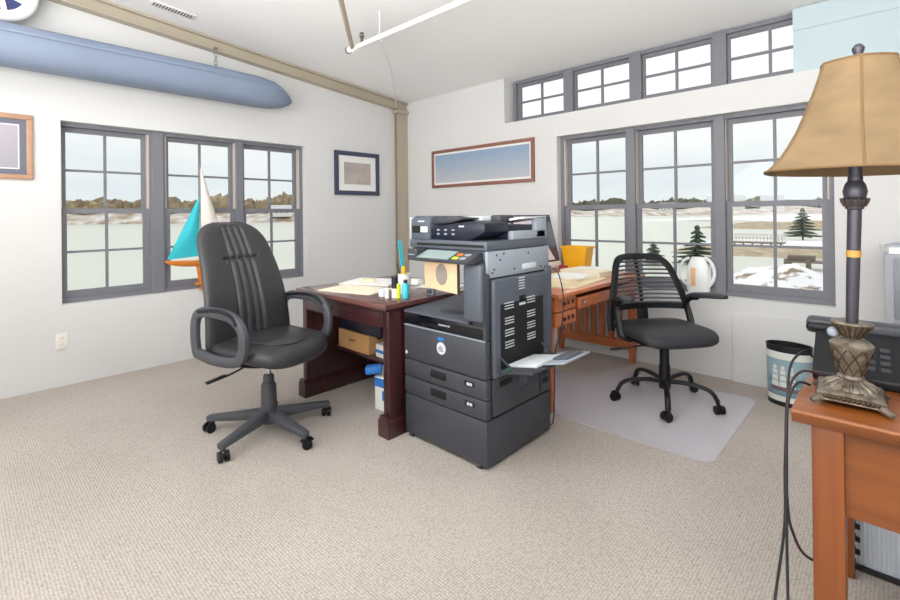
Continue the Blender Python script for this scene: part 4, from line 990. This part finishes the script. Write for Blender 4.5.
# ================================================================ RIGHT-HAND FOREGROUND
ZF = .76
K = thing('side_table', 'honey coloured wooden table in the right foreground', 'table', (4.342, -2.53, 0))
m = MB(); m.prism([(-.0, ZF), (-.004, ZF-.006), (.004, ZF-.022), (.012, ZF-.035), (.76, ZF-.035), (.76, ZF)], 'x', .0, 1.30, .002)
tpo = m.build('tabletop', 'honey_x', K)
for x in (.038, 1.18):
    for y in (.02, .66):
        lw_ = .062 if y < .1 else .044; m = MB(); m.box((x, y, 0), (x+lw_, y+lw_, ZF-.035), .003); m.build('leg', 'honey_v', K)
m = MB(); m.box((.10, .035, .52), (1.18, .055, ZF-.035)); m.build('front_apron', 'honey_x', K, 0)
m = MB(); m.box((.045, .082, .52), (.065, .66, ZF-.035)); m.build('side_apron', 'honey_x', K, 0)
m = MB(); m.box((.10, .70, .52), (1.18, .72, ZF-.035)); m.build('back_apron', 'honey_x', K, 0)
# lamp
LX, LY = 4.447, -2.385
Lp = thing('table_lamp', 'table lamp with tan bell shade and ornate pewter base', 'lamp', (LX, LY, ZF), R(4))
def sqring(h, z, n=8, bulge=0.):
    out = []
    cs = [(-1, -1), (1, -1), (1, 1), (-1, 1)]
    for i in range(4):
        a, b_ = cs[i], cs[(i+1) % 4]
        for k in range(n):
            t = k/n; x, y = a[0]+(b_[0]-a[0])*t, a[1]+(b_[1]-a[1])*t
            f_ = 1-bulge*sin(pi*t); out.append(Vector((x*h*f_, y*h*f_, z)))
    return out
def rround(h, z, n=8, e_=2.):
    return [Vector((h*cos(a), h*sin(a), z)) for a in [R(-135)+2*pi*i/(4*n) for i in range(4*n)]]
m = MB(); m.rings([sqring(.062, .008, bulge=.06), sqring(.068, .012, bulge=.06), sqring(.065, .020, bulge=.06), sqring(.067, .027, bulge=.05), sqring(.060, .033, bulge=.05), sqring(.052, .035, bulge=.04)]); bs = m.build('plinth', 'pewter', Lp, 30)
m = MB()
for s_ in (-1, 1):
    for k in range(12):
        t = -.05+.1*k/11; m.sphere((t, s_*.0635, .020), .0055, u=8, v=6); m.sphere((s_*.0635, t, .020), .0055, u=8, v=6)
m.build('beading', 'pewter_dark', bs)
for x in (-1, 1):
    for y in (-1, 1):
        m = MB(); m.bar((x*.048, y*.048, .019), (x*.076, y*.076, .006), .026, .014, .004, w1=.014, h1=.011); m.build('foot', 'pewter', bs)
m = MB(); m.rings([sqring(.052, .034, bulge=.04), rround(.054, .037), rround(.049, .044), rround(.035, .051), rround(.025, .056), rround(.02, .061)]); bl = m.build('bell', 'pewter', Lp, 50)
m = MB()
for k in range(16):
    a = 2*pi*k/16; d = Vector((cos(a), sin(a), 0)); m.sweep([d*.0545+Vector((0, 0, .038)), d*.050+Vector((0, 0, .0445)), d*.036+Vector((0, 0, .0515)), d*.025+Vector((0, 0, .057))], .008, .006, seg=6)
m.build('fluting', 'pewter', bl)
m = MB(); m.lathe([(0, .058), (.026, .058), (.028, .062), (.026, .067), (.024, .069), (.026, .076), (.035, .108), (.042, .134), (.045, .142), (.045, .147), (.038, .154), (.026, .162), (0, .162)], seg=28); vs = m.build('urn', 'pewter', Lp)
m = MB()
for k in range(9):
    for sg in (-1, 1):
        pts = []
        for i in range(9):
            t = i/8; z = .072+.066*t; r_ = .0255+.0185*t; a = 2*pi*k/9+sg*t*1.0
            pts.append((cos(a)*(r_+.001), sin(a)*(r_+.001), z))
        m.sweep(pts, .003, seg=5)
m.build('lattice', 'pewter_dark', vs)
m = MB(); m.lathe([(0, .162), (.017, .162), (.019, .166), (.026, .178), (.040, .196), (.044, .200), (.041, .204), (.028, .202), (0, .200)], seg=28); lc = m.build('leaf_cup', 'pewter', Lp)
m = MB()
for k in range(18):
    a = 2*pi*k/18; d = Vector((cos(a), sin(a), 0)); m.sweep([d*.02+Vector((0, 0, .166)), d*.0275+Vector((0, 0, .178)), d*.042+Vector((0, 0, .197))], .004, seg=5)
m.build('leaf_ribs', 'pewter_dark', lc)
m = MB(); m.sphere((-.036, .015, .168), .014); m.build('loop', 'prn_light', Lp)
m = MB(); m.lathe([(0, .20), (.0125, .20), (.0135, .30), (.0145, .46), (.0145, .488), (.019, .491), (.019, .496), (.025, .506), (.0265, .513), (.022, .52), (.025, .534), (.021, .552), (.015, .562), (.0155, .568), (.0135, .576), (.0145, .60), (.019, .606), (.0145, .612), (.0145, .72), (0, .72)], seg=24); sh_ = m.build('stem', 'bronze', Lp)
m = MB()
for k in range(14):
    a = 2*pi*k/14; d = Vector((cos(a), sin(a), 0)); m.sweep([d*.0205+Vector((0, 0, .496)), d*.0265+Vector((0, 0, .508)), d*.0285+Vector((0, 0, .517))], .004, seg=5)
m.build('leaf_collar', 'pewter_dark', sh_)
m = MB(); m.cyl((0, 0, .368), (0, 0, .385), .0152, seg=20); m.build('tag_band', mat('amber_tag', (190, 140, 60), .5), sh_)
m = MB(); m.cyl((0, 0, .72), (0, 0, .77), .016, seg=16); m.build('bulb_socket', 'brass', Lp)
m = MB(); m.lathe([(0, .77), (.012, .77), (.022, .79), (.026, .815), (.018, .836), (0, .842)], seg=18); m.build('bulb', 'white_plastic', Lp)
m = MB(); m.sweep([(0, cos(t)*.04, .805+sin(t)*.065) for t in [R(-60+12*i) for i in range(26)]], .004, seg=6); m.build('harp', 'brass', Lp)
def hexring(r, z, ph):
    out = []
    for k in range(6):
        a0, a1 = ph+2*pi*k/6, ph+2*pi*(k+1)/6
        p0, p1 = Vector((cos(a0)*r, sin(a0)*r, z)), Vector((cos(a1)*r, sin(a1)*r, z))
        for q in range(8):
            t = q/8; out.append(p0.lerp(p1, t)*(1) + ((p0+p1)/2-Vector((0, 0, z))).normalized()*(.075*r*sin(pi*t)))
    for v in out: v.z = z
    return out
prof = [(.204, .585), (.196, .594), (.174, .618), (.153, .652), (.133, .692), (.114, .742), (.098, .79), (.085, .832), (.078, .860)]
PH = R(-87)
m = MB(); rs = [hexring(r, z, PH) for r, z in prof]
inn = [hexring(r-.003, z, PH) for r, z in prof]
m.rings(rs+inn[::-1], close=True); shd = m.build('lamp_shade', 'shade', Lp, 20)
for r_, z_ in [(.2045, .586), (.0785, .859)]:
    m = MB(); m.sweep(hexring(r_, z_, PH), .004, .006, close=True, seg=6); m.build('shade_trim', 'shade_trim', shd)
for k in range(6):
    a = PH+2*pi*k/6; m = MB(); m.sweep([(cos(a)*(r+.0005), sin(a)*(r+.0005), z) for r, z in prof], .005, .003, seg=6); m.build('shade_seam', 'shade_trim', shd)
m = MB(); m.box((-.074, -.002, .856), (.074, .002, .859)); m.box((-.002, -.074, .856), (.002, .074, .859)); m.build('spider', 'brass', Lp, 0)
m = MB(); m.lathe([(0, .858), (.008, .862), (.006, .875), (.012, .888), (.013, .896), (.007, .905), (0, .908)], seg=14); m.build('finial', 'bronze', Lp)
Lp.rotation_euler = (0, R(1.6), R(4)); Lp.location.z += .003
# phone and fax equipment behind the lamp
o = thing('desk_phone', 'black office phone with handset behind the lamp base', 'phone', (4.465, -2.10, ZF), R(2))
m = MB(); m.prism([(-.13, 0), (.09, 0), (.09, .13), (.06, .14), (-.02, .085), (-.13, .025)], 'x', -.115, .11, .006); ph = m.build('body', 'black_plastic', o)
m = MB(); m.box((-.14, .02, .105), (-.055, .075, .135), .012, 3); m.build('handset', 'black_plastic', o); 
m = MB(); m.prism([(.03, .10), (.085, .10), (.085, .15), (.03, .145)], 'x', -.14, .11, .012); m.build('handset_rest', 'dark_plastic', o)
for i in range(4):
    for k in range(3):
        m = MB(); m.box((-.03+k*.032, -.1+i*.024, .036+i*.0132), (-.008+k*.032, -.085+i*.024, .050+i*.0132), .002); m.build('key', 'dark_plastic', ph)
o = thing('label_printer', 'small black boxy machine at the right edge behind the lamp', 'printer', (4.69, -2.20, ZF), R(-4))
m = MB(); m.prism([(-.13, 0), (.1, 0), (.1, .12), (-.05, .115), (-.13, .07)], 'x', -.085, .16, .008); bx = m.build('body', 'black_plastic', o)
m = MB(); m.box((-.085, -.05, .117), (.15, .06, .165), .012, 3); hd = m.build('top_cover', 'navy', o)
m = MB(); m.box((-.06, -.128, .05), (-.02, -.12, .056)); m.box((-.05, -.121, .078), (.02, -.113, .083)); m.build('marks', 'prn_light', bx, 0)
for k in range(3):
    m = MB(); m.box((-.06+k*.03, -.053, .13), (-.045+k*.03, -.049, .155), .002); m.build('slot', 'vent_dark', hd)
# cords over the table edge
for i, (pts, lab) in enumerate([
    ([(4.343, -2.10, .79), (4.325, -2.14, .812), (4.305, -2.24, .79), (4.305, -2.31, .70), (4.31, -2.40, .55), (4.315, -2.45, .42), (4.30, -2.5, .25), (4.29, -2.52, .1), (4.30, -2.5, .012), (4.36, -2.44, .008)], 'black cord arching highest over the left edge of the honey table'),
    ([(4.385, -2.24, .775), (4.335, -2.27, .785), (4.312, -2.34, .74), (4.315, -2.42, .60), (4.325, -2.47, .48), (4.335, -2.47, .42), (4.36, -2.45, .36), (4.42, -2.40, .33)], 'dark brown cord ending behind the leg of the honey table'),
    ([(4.36, -2.33, .768), (4.335, -2.36, .775), (4.318, -2.40, .72), (4.322, -2.46, .55), (4.325, -2.49, .38), (4.33, -2.51, .18), (4.335, -2.52, .012), (4.36, -2.42, .008)], 'thin black cord hanging closest to the leg of the honey table')]):
    m = MB(); m.sweep(spline(pts, 8), .007, seg=8)
    tag(m.build('power_cord', 'cord' if i != 1 else mat('brown_cord', (58, 36, 40), .5)), lab, 'cord')
# ribbed plastic box and cords under the table
o = thing('plastic_crate', 'pale ribbed plastic crate with notched edge under the honey table', 'crate', (4.615, -1.645, 0), 0)
m = MB(); m.box((-.19, -.15, .015), (.42, .18, .50), .006)
for k in range(50): m.box((-.18+k*.012, -.153, .03), (-.174+k*.012, -.149, .49))
cr_ = m.build('crate_body', 'ribbed', o)
for k in range(9):
    m = MB(); m.box((-.193, -.1545, .05+k*.044), (-.178, -.13, .05+k*.044+.018)); m.build('notch', 'cord', cr_, 0)
m = MB(); m.box((-.195, -.16, 0), (.425, -.12, .016)); m.build('base_strip', 'cord', cr_, 0)
for pts, lab in [([(4.43, -2.38, .012), (4.47, -2.33, .03), (4.52, -2.30, .10), (4.60, -2.32, .10), (4.70, -2.36, .05), (4.8, -2.4, .012)], 'thick black cable looping on the carpet under the honey table'),
                 ([(4.425, -2.25, .22), (4.42, -2.27, .1), (4.43, -2.3, .02), (4.47, -2.42, .01), (4.5, -2.5, .01)], 'thin black cable beside the leg under the honey table')]:
    m = MB(); m.sweep(spline(pts, 8), .012 if 'thick' in lab else .007, seg=8); tag(m.build('floor_cable', 'cord'), lab, 'cable')
# filing cabinet
o = thing('filing_cabinet', 'grey metal filing cabinet against the back wall at the right edge', 'cabinet', (4.73, -.34, 0))
m = MB(); m.box((-.235, -.30, .0), (.235, .30, 1.02), .004); m.build('body', 'cab', o)
for k in range(3):
    m = MB(); z0 = .04+k*.325; m.box((-.20, -.315, z0), (.205, -.298, z0+.31), .004); dr = m.build('drawer', 'cab_front', o)
    m = MB(); m.box((-.06, -.33, z0+.2), (.06, -.314, z0+.22), .003); m.build('handle', 'chrome', dr)
sheet_obj('paper_stack', 'white papers sprawled on top of the grey filing cabinet', 'paper', (4.72, -.36), .46, .42, R(6), 1.0205, 'paper', .03)
sheet_obj('magazine', 'blue grey magazine on the papers atop the filing cabinet', 'magazine', (4.70, -.40), .36, .30, R(-12), 1.051, 'prn_light', .012)
sheet_obj('envelope', 'white envelope on top of the magazine on the cabinet', 'envelope', (4.72, -.36), .24, .18, R(18), 1.0635, 'paper', .006)
# waste bin with a painted ship
o = thing('waste_bin', 'oval waste bin painted with a sailing ship by the back wall', 'bin', (4.03, -.245, 0), R(-8))
def oval(k, z, a=.125, b_=.085): return [Vector((cos(t)*a*k, sin(t)*b_*k, z)) for t in [2*pi*q/36 for q in range(36)]]
m = MB(); m.rings([oval(.94, 0), oval(.94, .03), oval(.935, .03)]); m.build('base_band', 'bin_band', o)
def paint():
    mm = bpy.data.materials.new('painted_sea_scene'); mm.use_nodes = True; t = mm.node_tree; b_ = t.nodes['Principled BSDF']
    co = t.nodes.new('ShaderNodeTexCoord'); s_ = t.nodes.new('ShaderNodeSeparateXYZ'); t.links.new(co.outputs['Generated'], s_.inputs[0])
    n = t.nodes.new('ShaderNodeTexNoise'); n.inputs['Scale'].default_value = 9; n.inputs['Detail'].default_value = 6; t.links.new(co.outputs['Generated'], n.inputs['Vector'])
    a = t.nodes.new('ShaderNodeMath'); a.operation = 'MULTIPLY_ADD'; a.inputs[1].default_value = .35; t.links.new(n.outputs['Fac'], a.inputs[0]); t.links.new(s_.outputs['Z'], a.inputs[2])
    r = t.nodes.new('ShaderNodeValToRGB'); e_ = r.color_ramp.elements; e_[0].position = .1; e_[0].color = srgb(84, 112, 126); e_[1].position = 1.2 if False else 1.; e_[1].color = srgb(140, 166, 174)
    q = e_.new(.4); q.color = srgb(128, 158, 166); q = e_.new(.55); q.color = srgb(98, 134, 150); q = e_.new(.8); q.color = srgb(152, 174, 180)
    t.links.new(a.outputs[0], r.inputs['Fac']); t.links.new(r.outputs['Color'], b_.inputs['Base Color']); b_.inputs['Roughness'].default_value = .4
    return mm
M['sea_paint'] = paint()
m = MB(); m.rings([oval(.945, .03), oval(.95, .065), oval(.94, .065)]); m.build('pale_band', 'bin_pale', o); m = MB(); m.rings([oval(.985, .30), oval(1., .345), oval(.99, .345)]); m.build('pale_band', 'bin_pale', o)
m = MB(); m.rings([oval(.948, .065), oval(.986, .30), oval(.97, .30), oval(.93, .065)], close=True); sp_ = m.build('painted_band', 'sea_paint', o)
m = MB(); m.rings([oval(1.0, .345), oval(1.02, .375), oval(1.02, .385), oval(.98, .385), oval(.92, .03), oval(.3, .028)]); m.build('rim', 'bin_band', o)
# the ship in relief on the painted band
def onbin(xs, z, off=.0012):
    k = .948+(.986-.948)*(z-.065)/.235; xx = xs; yy = -sqrt(max(0, 1-(xx/(.125*k))**2))*.085*k
    return Vector((xx, yy, z)) + Vector((xx/(.125**2), yy/(.085**2), 0)).normalized()*off
def decal(mm, poly, n=6):
    """poly = quad of (x,z) corners wrapped on the oval"""
    (ax, az), (bx_, bz), (cx_, cz), (dx, dz) = poly
    def fn(u, v):
        x = (ax*(1-u)+bx_*u)*(1-v)+(dx*(1-u)+cx_*u)*v; z = (az*(1-u)+bz*u)*(1-v)+(dz*(1-u)+cz*u)*v
        return onbin(x, z)
    mm.sheet(fn, n, 3)
m = MB()
for x in (-.055, -.01, .035):
    for k, (w_, z0) in enumerate([(.042, .125), (.036, .165), (.028, .205), (.02, .236)]):
        decal(m, [(x-w_/2, z0), (x+w_/2, z0), (x+w_/2*.85, z0+.034-.004*k), (x-w_/2*.85, z0+.034-.004*k)])
m.build('painted_sails', 'bin_pale', sp_)
m = MB(); decal(m, [(-.075, .098), (.06, .095), (.075, .122), (-.09, .122)]); m.build('painted_ship_hull', mat('ship_brown', (110, 84, 92), .5), sp_)

# ---------------------------------------------------------------- groups of repeats
GROUPS = {'power_cord': 'cords hanging over the table edge', 'floor_cable': 'cables under the honey table', 'framed_picture': 'framed pictures on the walls',
          'house': 'houses across the water', 'spruce_tree': 'evergreens by the water', 'chain': 'chains of the blue hull', 'pen': 'pens in the cup',
          'marker': 'pens in the cup', 'paper_stack': 'stacks of paper', 'envelope': 'envelopes', 'office_chair': 'office chairs'}
for o in list(S.objects):
    k = o.name.split('.')[0]
    if o.parent is None and k in GROUPS: o['group'] = GROUPS[k]
